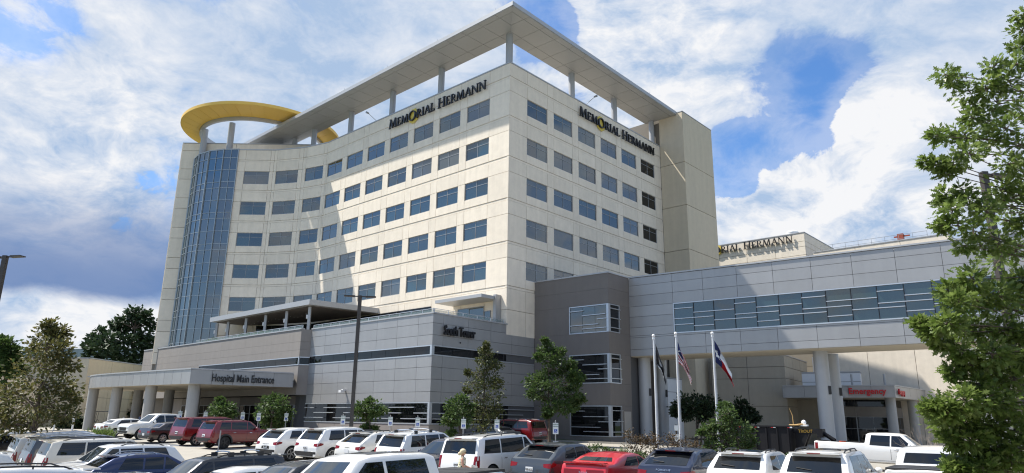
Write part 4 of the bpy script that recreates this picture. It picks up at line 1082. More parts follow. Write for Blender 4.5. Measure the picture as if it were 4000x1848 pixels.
def make_body(s):
    L, W, H = s['L'], s['W'], s['H']; F = L / 2
    xs = sorted(set([round(p[0], 3) for p in s['top']] + [round(x, 3) for x in np.linspace(-F, F, 44)]), reverse=True)
    rows = []
    for x in xs:
        T = lerp_list(s['top'], x); B = lerp_list(s['belt'], x); S = min(B, T - .05); G = T - S
        e = abs(x) / F
        pf = 1 - .02 * e ** 2 - (.13 * max(0, (e - .80) / .20) ** 2 if x > 0 else .07 * max(0, (e - .86) / .14) ** 2)
        w = W / 2 * pf; zb = s['zb'] + (.10 * max(0, (e - .82) / .18))
        tum = s['tum']
        ys = .978 * w
        pts = [(0, zb), (.84 * w, zb), (.955 * w, zb + .09), (.995 * w, zb + .40 * (S - zb)), (w, zb + .72 * (S - zb)), (.993 * w, S - .05), (ys, S),
               (ys - tum * G * .5 - .006, S + .5 * G), (ys - tum * G - .02, S + .86 * G), (ys - tum * G - .07, S + .955 * G), (ys - tum * G - .19, T - .012), (.38 * w, T + .012), (0, T + .018)]
        rows.append([(x, y, z) for y, z in pts])
    n = len(rows[0]); vs = []; fs = []; ring = 2 * n - 2
    for rw in rows:
        vs += rw + [(x, -y, z) for x, y, z in rw[1:-1][::-1]]
    for i in range(len(rows) - 1):
        for k in range(ring):
            k2 = (k + 1) % ring
            fs.append((i * ring + k, (i + 1) * ring + k, (i + 1) * ring + k2, i * ring + k2))
    fs.append(tuple(range(ring))); fs.append(tuple(range((len(rows) - 1) * ring, len(rows) * ring))[::-1])
    me = bpy.data.meshes.new('body'); me.from_pydata(vs, [], fs)
    bm = bmesh.new(); bm.from_mesh(me); bmesh.ops.recalc_face_normals(bm, faces=bm.faces); bm.to_mesh(me); bm.free()
    me.materials.append(PW)
    o = bpy.data.objects.new('b', me); COL.objects.link(o)
    cut = MB(); r = s['r'] + .065
    for x in (s['axf'], s['axr']):
        for sg in (-1, 1):
            cut.tube((x, sg * (W / 2 - .34), s['r']), (x, sg * (W / 2 + .4), s['r']), r, n=26)
    if s['kind'] == 'pickup':
        cut.box(-F + .10, s['cab'] - .10, -W / 2 + .14, W / 2 - .14, s['bed'] - .48, s['bed'] + .3)
    cm = cut.mesh('cut', [CLAD]); bmc = bmesh.new(); bmc.from_mesh(cm); bmesh.ops.recalc_face_normals(bmc, faces=bmc.faces); bmc.to_mesh(cm); bmc.free()
    c = bpy.data.objects.new('c', cm); COL.objects.link(c)
    md = o.modifiers.new('b', 'BOOLEAN'); md.object = c; md.operation = 'DIFFERENCE'; md.solver = 'EXACT'; md.material_mode = 'TRANSFER'
    dg = bpy.context.evaluated_depsgraph_get(); res = bpy.data.meshes.new_from_object(o.evaluated_get(dg))
    bpy.data.objects.remove(o); bpy.data.objects.remove(c)
    res.name = 'body'
    res.polygons.foreach_set('use_smooth', [True] * len(res.polygons)); res.set_sharp_from_angle(angle=radians(38))
    return res

PROTO = {}
def make_car(tname):
    s = CT[tname]; L, W, H = s['L'], s['W'], s['H']; F = L / 2; kind = s['kind']
    body = make_body(s)
    bv = BVHTree.FromPolygons([v.co.copy() for v in body.vertices], [tuple(p.vertices) for p in body.polygons])
    root = bpy.data.objects.new('proto_' + tname, None); COL.objects.link(root)
    parts = []
    def part(name, me, parent=root):
        o = bpy.data.objects.new(name, me); COL.objects.link(o); o.parent = parent; return o
    part('body', body)
    def cast(o, d, off):
        h, nrm_, _, _ = bv.ray_cast(Vector(o), Vector(d))
        if h is None: return None
        if nrm_.dot(Vector(d)) > 0: nrm_ = -nrm_
        return h + nrm_ * off
    def grid(name, fn, nu, nv, m, parent=root, smooth=True):
        vs = []
        for j in range(nv + 1):
            for i in range(nu + 1):
                p = fn(i / nu, j / nv)
                if p is None: p = vs[-1] if vs else Vector((0, 0, 0))
                vs.append(p)
        fs = [(j * (nu + 1) + i, j * (nu + 1) + i + 1, (j + 1) * (nu + 1) + i + 1, (j + 1) * (nu + 1) + i) for j in range(nv) for i in range(nu)]
        mb = MB(); mb.add(vs, fs); me = mb.mesh(name, [m])
        if smooth: me.polygons.foreach_set('use_smooth', [True] * len(me.polygons))
        return part(name, me, parent)
    def side(name, q, m, off=.006, nu=8, nv=4):
        """q = 4 corners (x,z): rear-bottom, front-bottom, front-top, rear-top"""
        for sg in (1, -1):
            def fn(u, v, sg=sg):
                x = (q[0][0] * (1 - u) + q[1][0] * u) * (1 - v) + (q[3][0] * (1 - u) + q[2][0] * u) * v
                z = (q[0][1] * (1 - u) + q[1][1] * u) * (1 - v) + (q[3][1] * (1 - u) + q[2][1] * u) * v
                return cast((x, sg * 3, z), (0, -sg, 0), off)
            grid(name, fn, nu, nv, m)
    def end(name, yz, m, rear=True, off=.006, nu=8, nv=4, parent=root, both=False):
        """yz = 4 corners (y,z): left-bottom, right-bottom, right-top, left-top"""
        outs = []
        for mir in ((1, -1) if both else (1,)):
            def fn(u, v, mir=mir):
                y = (yz[0][0] * (1 - u) + yz[1][0] * u) * (1 - v) + (yz[3][0] * (1 - u) + yz[2][0] * u) * v
                z = (yz[0][1] * (1 - u) + yz[1][1] * u) * (1 - v) + (yz[3][1] * (1 - u) + yz[2][1] * u) * v
                return cast((-6 if rear else 6, y * mir, z), (1 if rear else -1, 0, 0), off)
            outs.append(grid(name, fn, nu, nv, m, parent))
        return outs
    def mlb(name, mb, m, parent=root, smooth=None): return part(name, mb.mesh(name, [m], smooth), parent)
    T = lambda x: lerp_list(s['top'], x); B = lambda x: lerp_list(s['belt'], x)
    a = s['a']; xwt = a - s['ws']          # windshield base and top
    hw = W / 2
    # glazing
    end('windshield', [(-hw * .80, T(a - .06)), (hw * .80, T(a - .06)), (hw * .62, H - .115), (-hw * .62, H - .115)], CGLW, rear=False, nu=10, nv=6)
    zt = H - .135
    def xa(z): return a - .02 - s['ws'] * (z - T(a)) / (H - .07 - T(a))       # windshield line at height z
    zl = s['bz'] + .045
    if kind in ('sedan', 'coupe'):
        rx0 = -F + .62
        end('rear_window', [(-hw * .70, s['bz'] + .22), (hw * .70, s['bz'] + .22), (hw * .56, H - .15), (-hw * .56, H - .15)], CGLW if kind == 'coupe' else CGL, nu=8, nv=5)
        xr_b, xr_t = -F + (1.2 if kind == 'coupe' else 1.05), -F + (1.65 if kind == 'coupe' else 1.45)
        mids = [(-.15 if kind == 'coupe' else -.25)]
    elif kind == 'pickup':
        end('rear_window', [(-hw * .74, s['bed'] + .10), (hw * .74, s['bed'] + .10), (hw * .66, H - .17), (-hw * .66, H - .17)], CGL, nu=6, nv=4)
        xr_b, xr_t = s['cab'] + .22, s['cab'] + .32
        mids = [(s['cab'] + .2 + (a - .6 - s['cab'])) / 2 - .05 + s['cab'] * .5 + .35]
        mids = [s['cab'] + 1.28]
    else:
        wide = .80 if s['rake'] < .35 else .74
        end('rear_window', [(-hw * wide, s['bz'] + .10), (hw * wide, s['bz'] + .10), (hw * (wide - .06), H - .17), (-hw * (wide - .06), H - .17)], CGL, nu=8, nv=5)
        rk = s['rake']
        xr_b, xr_t = -F + rk * .9 + .22, -F + rk + .38
        mids = [xr_b + (.85 if L > 5 else .62) + .25, .0 + (.12 if L < 5.3 else .3)]
    edges_b = [xr_b] + mids + [xa(zl) - .22]
    edges_t = [xr_t] + [m_ + .04 for m_ in mids] + [xa(zt) - .16]
    for k in range(len(edges_b) - 1):
        g = .035
        side('side_window', [(edges_b[k] + g, B(edges_b[k]) + .045), (edges_b[k + 1] - g, B(edges_b[k + 1]) + .045), (edges_t[k + 1] - g, zt), (edges_t[k] + g, zt)], CGL)
    # door seams, handles
    ds = mids if kind not in ('suv',) else mids
    for xd in list(mids) + [a - .25] + ([xr_b + .25] if kind in ('sedan',) else []):
        side('door_seam', [(xd - .008, s['zb'] + .22), (xd + .008, s['zb'] + .22), (xd + .008, B(xd) - .0), (xd - .008, B(xd) - .0)], SEAM, .003, 1, 5)
    for xd in mids:
        for xo in (.16,):
            side('door_handle', [(xd + xo, B(xd) - .17), (xd + xo + .2, B(xd) - .165), (xd + xo + .2, B(xd) - .135), (xd + xo, B(xd) - .14)], CHR if kind != 'coupe' else SEAM, .02, 2, 1)
    # cladding along the sill and bumpers
    side('sill', [(s['axr'] + s['r'] + .1, s['zb'] + .02), (s['axf'] - s['r'] - .1, s['zb'] + .02), (s['axf'] - s['r'] - .1, s['zb'] + .17), (s['axr'] + s['r'] + .1, s['zb'] + .17)], CLAD, .006, 6, 1)
    if kind in ('suv', 'sedan', 'coupe'):
        end('rear_bumper', [(-hw * .86, s['zb'] + .12), (hw * .86, s['zb'] + .12), (hw * .86, s['zb'] + .34), (-hw * .86, s['zb'] + .34)], CLAD, nu=8, nv=2)
    else:
        mb = MB().box(-F - .12, -F + .1, -hw * .92, hw * .92, s['zb'] + .18, s['zb'] + .40); mlb('rear_bumper', mb, CHR)
    end('front_bumper', [(-hw * .80, s['zb'] + .12), (hw * .80, s['zb'] + .12), (hw * .80, s['zb'] + .28), (-hw * .80, s['zb'] + .28)], CLAD, rear=False, nu=8, nv=2)
    # lights and grille
    gh = s['hood']
    end('grille', [(-hw * .50, gh - .52), (hw * .50, gh - .52), (hw * .56, gh - .27), (-hw * .56, gh - .27)], SEAM, rear=False, nu=6, nv=3)
    end('headlight', [(hw * .58, gh - .40), (hw * .88, gh - .36), (hw * .86, gh - .22), (hw * .60, gh - .27)], HEADL, rear=False, nu=4, nv=2, both=True)
    bz = s['bz']
    if kind == 'coupe':
        end('tail_light', [(hw * .12, .74), (hw * .80, .74), (hw * .80, .90), (hw * .12, .90)], TAIL, nu=6, nv=2, both=True)
        mb = MB().box(-F + .02, -F + .30, -hw * .82, hw * .82, bz + .165, bz + .20); mlb('spoiler', mb, CLAD)
    elif kind == 'sedan':
        end('tail_light', [(hw * .50, bz - .22), (hw * .90, bz - .18), (hw * .90, bz - .02), (hw * .45, bz - .06)], TAIL, nu=5, nv=2, both=True)
        side('tail_light', [(-F + .08, bz - .16), (-F + .36, bz - .10), (-F + .36, bz - .02), (-F + .08, bz - .0)], TAIL, .007, 4, 2)
    elif kind == 'pickup':
        end('tail_light', [(hw * .84, bz - .36), (hw * .95, bz - .36), (hw * .95, bz + .06), (hw * .84, bz + .06)], TAIL, nu=2, nv=4, both=True)
        side('tail_light', [(-F + .04, bz - .36), (-F + .20, bz - .36), (-F + .20, bz + .06), (-F + .04, bz + .06)], TAIL, .007, 2, 3)
    elif tname in ('full', 'van', 'flex', 'runner'):
        lo, hi = (bz - .42, bz + .02) if tname != 'van' else (bz - .22, bz + .04)
        end('tail_light', [(hw * .80, lo), (hw * .94, lo), (hw * .93, hi), (hw * .80, hi)], TAIL, nu=3, nv=4, both=True)
        side('tail_light', [(-F + .06, lo), (-F + .20, lo), (-F + .22, hi), (-F + .10, hi)], TAIL, .007, 2, 3)
    else:
        end('tail_light', [(hw * .62, bz - .20), (hw * .92, bz - .24), (hw * .93, bz - .06), (hw * .60, bz - .09)], TAIL, nu=5, nv=2, both=True)
        side('tail_light', [(-F + .07, bz - .22), (-F + .36, bz - .14), (-F + .36, bz - .07), (-F + .10, bz - .03)], TAIL, .007, 4, 2)
    if kind in ('suv',) :
        mb = MB(); xq = -F + s['rake'] + .05
        mb.box(xq - .22, xq + .18, -hw * .68, hw * .68, H - .088, H - .052); mlb('spoiler', mb, PW)
        mb = MB().box(xq - .225, xq - .20, -.18, .18, H - .085, H - .06); mlb('brake_light', mb, TAIL)
        p = cast((-6, .05, bz + .16), (1, 0, 0), .02)
        if p is not None: mlb('wiper', MB().tube(p, p + Vector((.05, .42, .05)), .012, n=5), SEAM)
    # plate
    pz = bz - (.30 if kind != 'pickup' else .62)
    if kind == 'coupe': pz = .48
    pl = end('license_plate', [(-.16, pz - .08), (.16, pz - .08), (.16, pz + .08), (-.16, pz + .08)], PLATE, off=.02, nu=1, nv=1)
    if kind == 'suv':
        end('plate_recess', [(-.34, pz - .12), (.34, pz - .12), (.30, pz + .13), (-.30, pz + .13)], CLAD if tname == 'none' else SEAM, off=.004, nu=3, nv=2) if tname in ('mid',) else None
    # mirrors
    zm = B(a - .3) + .10
    for sg in (1, -1):
        yb = hw * .985
        mb = MB(); mb.sphere((a - .42, sg * (yb + .12), zm), .13, 10, (.62, .85, .72 if kind != 'pickup' else 1.15)); mb.tube((a - .44, sg * (yb - .06), zm - .05), (a - .42, sg * (yb + .06), zm - .03), .03, n=6)
        mlb('mirror', mb, PW if kind != 'coupe' else PW, smooth=50)
    # wheels
    key = ('tyre', s['r'], tname)
    Mx = Matrix.Rotation(-pi / 2, 4, 'X'); r = s['r']; tw = .235 if kind != 'pickup' else .27
    prof = [(r * .70, -tw * .5), (r * .93, -tw * .5), (r, -tw * .36), (r, tw * .36), (r * .93, tw * .5), (r * .70, tw * .5)]
    tme = MB().lathe(prof, 30, Mx, closed=True).mesh('wheel', [TYRE], 40)
    rme = rim_mesh(r * .73, dark=tname in ('runner', 'flex'), spokes=5 if tname in ('mid', 'full', 'runner') else 7)
    for x in (s['axf'], s['axr']):
        for sg in (1, -1):
            wh = part('wheel', tme); y = sg * (hw - tw / 2 - .015)
            if tname == 'dually' and x == s['axr']: y = sg * (hw + .10)
            wh.location = (x, y, r); wh.rotation_euler = (0, 0, 0 if sg > 0 else pi)
            ri = part('rim', rme, wh); ri.location = (0, tw * .38, 0)
    if tname == 'dually':
        for sg in (1, -1):
            mb = MB(); n = 12; vs = []; fs = []; R0 = r + .07; R1 = r + .22
            for i in range(n + 1):
                t_ = -.15 + (pi + .3) * i / n
                for rr, yy in ((R0, hw - .06), (R0, hw + .235), (R1 * .96, hw + .235), (R1, hw + .15), (R1 * 1.02, hw - .06)):
                    vs.append((s['axr'] + rr * cos(t_), sg * yy, r + rr * sin(t_)))
            for i in range(n):
                for k in range(5): fs.append((5 * i + k, 5 * i + (k + 1) % 5, 5 * i + 5 + (k + 1) % 5, 5 * i + 5 + k))
            mb.add(vs, fs); mlb('fender', mb, PW, smooth=40)
    if tname == 'runner':
        for x in (s['axf'], s['axr']):
            for sg in (1, -1):
                mb = MB(); n = 12; vs = []; fs = []; R0 = r + .05; R1 = r + .15
                for i in range(n + 1):
                    t_ = -.1 + (pi + .2) * i / n
                    for rr, yy in ((R0, hw - .08), (R0, hw + .03), (R1, hw + .02), (R1 * 1.02, hw - .08)): vs.append((x + rr * cos(t_), sg * yy, r + rr * sin(t_)))
                for i in range(n):
                    for k in range(4): fs.append((4 * i + k, 4 * i + (k + 1) % 4, 4 * i + 4 + (k + 1) % 4, 4 * i + 4 + k))
                mb.add(vs, fs); mlb('arch_trim', mb, CLAD, smooth=40)
    s['bv'] = bv
    return root
def remove_tree(o):
    for c in list(o.children): remove_tree(c)
    bpy.data.objects.remove(o)

PAINTED = ('body', 'mirror', 'spoiler', 'fender', 'sill')
def car(tname, rear, head, pnt, label, group='vehicles in the hospital car park', cat='car', name='parked_car', rails=None, front=False, center=False, trim=None, sill_clad=True, plate=None, badge=None, moonroof=False, bars=False, cover=False, lightwin=True):
    if tname not in PROTO: PROTO[tname] = make_car(tname)
    s = CT[tname]; L = s['L']; h = Vector((head[0], head[1], 0)).normalized()
    c = Vector((rear[0], rear[1], 0))
    if front: c = c - h * L / 2
    elif not center: c = c + h * L / 2
    lft = Vector((-h.y, h.x, 0))
    pf = c + h * s['axf']; pr = c + h * s['axr']
    zf, zr_ = gz(pf.x, pf.y), gz(pr.x, pr.y); sl = c + lft * .8; sr = c - lft * .8
    fx = (h + Vector((0, 0, (zf - zr_) / (s['axf'] - s['axr'])))).normalized(); ly = (lft + Vector((0, 0, (gz(sl.x, sl.y) - gz(sr.x, sr.y)) / 1.6))).normalized(); uz = fx.cross(ly)
    root = PROTO[tname].copy(); COL.objects.link(root); root.name = name
    z0 = max((zf + zr_) / 2, gz(c.x, c.y)) + .005
    root.matrix_basis = Matrix(((fx.x, ly.x, uz.x, c.x), (fx.y, ly.y, uz.y, c.y), (fx.z, ly.z, uz.z, z0), (0, 0, 0, 1)))
    for ch in list(PROTO[tname].children): copy_tree(ch, root)
    tag(root, label, cat, group)
    for o in root.children:
        b = o.name.split('.')[0]
        if b in PAINTED and not (b == 'sill' and sill_clad) and not (b == 'mirror' and trim == 'black'):
            o.material_slots[0].link = 'OBJECT'; o.material_slots[0].material = pnt
    def add(nm, mb, m, smooth=None):
        o = mb.obj(nm, m, None, smooth); o.parent = root; return o
    H = s['H']; F = L / 2; hw = s['W'] / 2; bv = s['bv']
    def topz(x, y):
        h_, n_, _, _ = bv.ray_cast(Vector((x, y, 5)), Vector((0, 0, -1))); return h_.z if h_ else H
    if rails:
        x0, x1 = -F + s['rake'] + .45, s['a'] - s['ws'] - .45
        for sg in (1, -1):
            yy = sg * (hw * .975 - s['tum'] * (H - s['bz']) - .14); n = 8; pts = []
            for i in range(n + 1):
                x = x0 + (x1 - x0) * i / n; up = .06 if 0 < i < n else -.005; pts.append((x, yy, topz(x, yy) + up))
            mb = MB().path(pts, [.022] * (n + 1), 6); mb.tube((pts[4][0], yy, topz(pts[4][0], yy) - .005), pts[4], .02, n=6)
            add('roof_rail', mb, CLAD if rails == 'black' else CHR)
        if bars:
            for f in (.2, .75):
                x = x0 + (x1 - x0) * f; yy = (hw * .975 - s['tum'] * (H - s['bz']) - .14); n = 8
                pts = [(x, yy * (2 * i / n - 1), topz(x, 0) + .07 + .06 * sin(pi * i / n) ** .5) for i in range(n + 1)]
                mb = MB().path(pts, [.02] * (n + 1), 6)
                add('roof_bar', mb, CHR if bars == 'silver' else CLAD)
                for sg in (1, -1):
                    mb = MB(); z = topz(x, yy * sg * .96); mb.box(x - .09, x + .09, sg * yy * .98 - .04, sg * yy * .98 + .04, z - .01, z + .13); add('bar_foot', mb, CLAD)
    if moonroof:
        x1 = s['a'] - s['ws'] - .4; x0 = x1 - 1.25; nx, ny = 6, 6; vs = []
        for j in range(ny + 1):
            for i in range(nx + 1):
                x = x0 + (x1 - x0) * i / nx; y = (2 * j / ny - 1) * hw * .52; vs.append((x, y, topz(x, y) + .006))
        mb = MB(); mb.add(vs, [(j * 7 + i, j * 7 + i + 1, j * 7 + i + 8, j * 7 + i + 7) for j in range(6) for i in range(6)]); add('moonroof', mb, CGL)
    def rear_text(body, size, y, z, m, off=.012, xs=1.0, nm='badge', sp=1.0):
        h_, n_, _, _ = bv.ray_cast(Vector((-6, y, z)), Vector((1, 0, 0)))
        if h_ is None: return
        me = text_mesh(body, size, m, .004, .0, xs, spacing=sp)
        e = Vector((0, -1, 0)); n_ = Vector((n_.x, 0, n_.z)).normalized()
        if n_.x > 0: n_ = -n_
        up = n_.cross(e)
        M = Matrix(((e.x, up.x, n_.x, h_.x + n_.x * off), (e.y, up.y, n_.y, y), (e.z, up.z, n_.z, h_.z + n_.z * off), (0, 0, 0, 1)))
        o = bpy.data.objects.new(nm, me); COL.objects.link(o); o.parent = root; o.matrix_basis = M
    if plate:
        pz = s['bz'] - (.30 if s['kind'] != 'pickup' else .62)
        if s['kind'] == 'coupe': pz = .48
        rear_text(plate, .105, 0, pz - .04, SEAM, .026, .72, 'plate_number')
    for bd_ in (badge or []): rear_text(*bd_)
    if cover and s['kind'] == 'pickup':
        mb = MB(); mb.box(-F + .03, s['cab'] - .05, -hw + .10, hw - .10, s['bed'] - .03, s['bed'] + .045)
        for k in range(1, 3): mb.box(-F + .03 + k * .58, -F + .045 + k * .58, -hw + .12, hw - .12, s['bed'] + .045, s['bed'] + .05)
        add('bed_cover', mb, TONN)
    return root

H1 = (.595, .804); HL = (.72, .69); nH1 = (-.595, -.804); nHL = (-.72, -.69)
def at_px(px, d): return (sx(px, d), d)
LTR = mat('badge_chrome', (0.7, 0.7, 0.72), .2, .9, var=0)
# --- right-hand row, rears towards us
car('full', at_px(1790, 28), H1, PW, 'big white SUV with tall rear pillars behind the walking woman', rails='black', plate='LFJ·0708', sill_clad=True)
car('slope', at_px(2068, 27), H1, PGR, 'dark grey crossover with split red tail lights beside the red coupe', plate='MIP-0135', trim='black')
car('coupe', at_px(2275, 25), H1, PRB, 'bright red two-door coupe with black rear spoiler and lamp strip', badge=[('D O D G E', .07, 0, .78, LTR)])
car('slope', at_px(2580, 23.4), H1, PNV, 'navy blue luxury SUV with black roof spoiler right of the red coupe', plate='NO4ME', badge=[('PORSCHE', .085, 0, .985, LTR, .012, 1.25, 'badge', 1.15), ('Cayenne', .06, 0, .90, LTR)], trim='black')
car('mid', at_px(2855, 21.9), H1, PW, 'white crossover with black roof panel and slim rear rails right of navy SUV', rails='black', moonroof=True)
car('cross', at_px(3155, 20.3), H1, PW, 'white family SUV with sun glinting off its rear glass beside white pickup', rails='black', moonroof=True)
car('pickup', (10.25, 17.95), H1, PW, 'white crew-cab pickup with black bed cover at bottom right', cover=True, cat='pickup truck', name='pickup_truck')
# --- volvo-like car nosed towards us
car('slope', (-2.55, 31.9), nH1, PNV, 'dark blue SUV parked nose out left of the big white SUV', center=True)
# --- second row
car('mid', at_px(1045, 38.5), H1, PW, 'white crossover with vertical tail lights behind the black roof-rack car', plate='TXR 812')
car('cross', at_px(1200, 37.3), H1, PW, 'white three-row crossover second from the red off-roader', plate='KPL·440')
car('slope', at_px(1360, 36.0), H1, PWP, 'small white crossover with black glass roof beside the white minivan', rails='black', moonroof=True, badge=[('I N F I N I T I', .06, 0, .92, SEAM)])
car('van', at_px(1517, 34.7), H1, PW, 'white minivan with roof bars and square red tail lights', cat='minivan', name='minivan', rails='chrome', bars='silver', badge=[('D O D G E', .07, 0, .86, SEAM)])
car('runner', at_px(800, 47), H1, PRD, 'red boxy off-roader with black wheel arches on the left', plate='R 4471', rails='black')
car('full', at_px(693, 49.8), H1, PRD, 'large dark red SUV with chrome window trim left of red off-roader', plate='BMC·209')
car('sedan', at_px(566, 52.5), H1, PBR, 'dark brown sedan between white pickup and large red SUV', cat='sedan')
car('pickup', at_px(482, 56.5), nH1, PW, 'white crew-cab pickup facing us near the drop-off canopy', front=True, cat='pickup truck', name='pickup_truck')
car('sedan', at_px(385, 60.0), H1, PW, 'white sedan tail beside the far white pickup', cat='sedan')
# --- near-left row
car('pickup', (-2.75, 14.7), nHL, PW, 'white crew-cab pickup with moonroof and black bed cover at bottom centre', center=True, cover=True, moonroof=True, cat='pickup truck', name='pickup_truck')
car('mid', (-5.3, 18.4), nHL, PBK, 'black car with sloping windscreen hidden behind the near white pickup', center=True)
car('sedan', (-7.8, 21.4), nHL, PW, 'white sedan with plain roof in the bottom row', center=True, cat='sedan')
car('flex', (-9.7, 23.8), nHL, PBK, 'black boxy wagon with roof rack bars and big windscreen', center=True, rails='black', bars='silver', trim='black')
car('slope', (-13.4, 27.6), HL, PBL, 'blue SUV with silver roof rails at lower left', rails='chrome', center=True)
car('cross', (-16.5, 30.8), nHL, PW, 'silvery white three-row SUV with chrome window line behind the blue SUV', center=True, rails='black')
car('full', (-18.1, 33.2), HL, PCR, 'cream white full-size SUV with black roof rails at left', rails='black', center=True)
car('full', (-20.1, 35.2), HL, PGR, 'dark grey full-size SUV between two cream ones at left', rails='chrome', center=True)
car('full', (-22.1, 37.2), HL, PCR, 'cream full-size SUV furthest left in its row', rails='chrome', center=True)
car('cross', (-12.5, 17.7), nHL, PW, 'white SUV with thick black roof rails at bottom left corner', center=True, rails='black')
car('mid', (-9.9, 16.0), nHL, PGR, 'dark grey car roof cut off by the bottom left edge', center=True)
car('cross', (-19.4, 24.6), nHL, PWP, 'pale SUV cut off by the left edge', center=True)
car('sedan', (-29.5, 39.5), HL, PBK, 'dark sedan in the shade of the orange-leaved tree', cat='sedan')
# --- by the building
def nose_in(px, off):
    k = ray(px, 1660); k = k.x / k.y; bx_, by_ = PC[0] + dL.x * -off, PC[1] + dL.y * -off
    s_ = (k * by_ - bx_) / (dR.x - k * dR.y); return (bx_ + dR.x * s_, by_ + dR.y * s_)
car('full', nose_in(2112, 6.6), (dL.x, dL.y), PRD, 'maroon full-size SUV with tan lower trim parked nose-in at the podium', rails='chrome', plate='DVK·118')
car('sedan', nose_in(2010, 6.2), (dL.x, dL.y), PSV, 'grey sedan parked nose-in beside the maroon SUV', cat='sedan', plate='GRX 330')
car('full', (19.0, 57.0), (-bd.x, -bd.y), PW, 'white SUV half hidden behind the black dump trailer', center=True)
# --- landscaper's truck and trailer
TRK = (18.05, 42.4)
trk = car('dually', TRK, (bd.x, bd.y), PW, 'white crew-cab work truck towing the black dump trailer', cat='pickup truck', name='pickup_truck', group='vehicles in the hospital car park')
s = CT['dually']
def truck_text(body, size, x, z, m, xs=1.0):
    me = text_mesh(body, size, m, .003, 0, xs); h_, n_, _, _ = s['bv'].ray_cast(Vector((x, -3, z)), Vector((0, 1, 0)))
    M = Matrix(((1, 0, 0, x), (0, 0, -1, h_.y - .012), (0, 1, 0, z), (0, 0, 0, 1)))
    o = bpy.data.objects.new('door_lettering', me); COL.objects.link(o); o.parent = trk; o.matrix_basis = M
GL = mat('lettering_grey', (0.25, 0.25, 0.26), .5, var=0)
truck_text('TEXSCAPE', .19, 1.15, 1.08, GL, .8); truck_text('SERVICES', .19, 1.2, .90, GL, .8); truck_text('281-846-3777', .17, 1.15, .72, SEAM, .8); truck_text('32', .17, 2.15, 1.02, SEAM)
mb = MB(); mb.lathe([(.001, 0), (.15, 0), (.19, .42), (.001, .42)], 12, Matrix.Translation((-2.1, .25, 1.05))); o = mb.obj('water_jug', mat('orange_plastic', (0.65, 0.09, 0.015), .4), smooth=40)
o.matrix_basis = trk.matrix_basis.copy(); tag(o, 'orange jug standing in the bed of the white work truck', 'jug')

tr = thing('dump_trailer', (TRK[0] - bd.x * 3.6, TRK[1] - bd.y * 3.6, gz(15, 44.5)), 'black steel gooseneck dump trailer with tree debris behind the work truck', 'trailer', rz=atan2(bd.y, bd.x))
TM = wm(tr)
TRB = mat('trailer_black', (0.009, 0.009, 0.011), .55, var=.15, vscale=2, spec=.25)
def tpart(nm, mb, m, parent=tr, smooth=None):
    me = mb.mesh(nm, [m], smooth); return inst(nm, me, TM, parent)
mb = MB(); x0, x1, yy, z0, z1 = -2.9, 2.35, 1.02, .62, 2.05
mb.box(x0, x1, -yy, -yy + .06, z0, z1); mb.box(x0, x1, yy - .06, yy, z0, z1); mb.box(x0, x0 + .06, -yy + .06, yy - .06, z0, z1); mb.box(x1 - .06, x1, -yy + .06, yy - .06, z0, z1); mb.box(x0 + .06, x1 - .06, -yy + .06, yy - .06, z0, z0 + .08)
bxp = tpart('box', mb, TRB)
for k in range(9):
    x = x0 + .1 + (x1 - x0 - .2) * k / 8
    for sg in (-1, 1): tpart('stake_rib', MB().box(x - .04, x + .04, sg * (yy + .035) - .035, sg * (yy + .035) + .035, z0, z1 - .06), TRB, bxp)
for sg in (-1, 1): tpart('top_rail', MB().box(x0 - .03, x1 + .03, sg * (yy + .02) - .06, sg * (yy + .02) + .06, z1, z1 + .08), TRB, bxp)
REF = mat('reflector_red', (0.5, 0.02, 0.02), .3, var=0)
for k in range(6):
    x = x0 + .4 + k * .95
    for dx, m in ((0, REF), (.14, PLATE)): tpart('reflector', MB().box(x + dx, x + dx + .13, -yy - .075, -yy - .068, z1 - .04, z1 + .03), m, bxp)
mb = MB(); mb.box(x0 - .1, x1 + .6, -.5, -.4, .45, .6); mb.box(x0 - .1, x1 + .6, .4, .5, .45, .6); tpart('chassis', mb, TRB)
mb = MB()
for sg in (-.3, .3):
    mb.box(x1, 4.0, sg - .06, sg + .06, 1.72, 1.98); mb.box(x1 + .1, x1 + .35, sg - .06, sg + .06, .45, 1.8)
    mb.add([(x1 + .35, sg - .05, .5), (x1 + .9, sg - .05, 1.72), (x1 + .2, sg - .05, 1.72), (x1 + .35, sg + .05, .5), (x1 + .9, sg + .05, 1.72), (x1 + .2, sg + .05, 1.72)], [(0, 1, 2), (3, 5, 4), (0, 3, 4, 1), (1, 4, 5, 2), (0, 2, 5, 3)])
mb.box(3.7, 4.0, -.4, .4, 1.5, 1.95); mb.tube((3.95, 0, 1.75), (4.55, 0, 1.35), .12, n=10); mb.tube((4.55, 0, 1.45), (4.55, 0, 1.0), .08, n=10)
tpart('gooseneck', mb, TRB)
GOLD = mat('gold_letter', (0.55, 0.33, 0.05), .5, var=0)
me = text_mesh('TROUT', .24, GOLD, .004, .004); inst('lettering', me, TM @ Matrix(((1, 0, 0, 3.05), (0, 0, -1, -.365), (0, 1, 0, 1.76), (0, 0, 0, 1))), tr)
tw_me = MB().lathe([(.25, -.12), (.38, -.12), (.40, -.08), (.40, .08), (.38, .12), (.25, .12)], 24, Matrix.Rotation(-pi / 2, 4, 'X'), closed=True).mesh('wheel', [TYRE], 40)
tr_me = rim_mesh(.26, False, 6)
for x in (-1.5, -.6):
    for sg in (-1, 1):
        M = TM @ Matrix.Translation((x, sg * 1.12, .40)) @ Matrix.Rotation(0 if sg > 0 else pi, 4, 'Z'); w_ = inst('wheel', tw_me, M, tr); inst('rim', tr_me, M @ Matrix.Translation((0, .08, 0)), w_)
for sg in (-1, 1): tpart('mudguard', MB().box(-2.05, -.05, sg * 1.13 - .14, sg * 1.13 + .14, .83, .87), TRB)
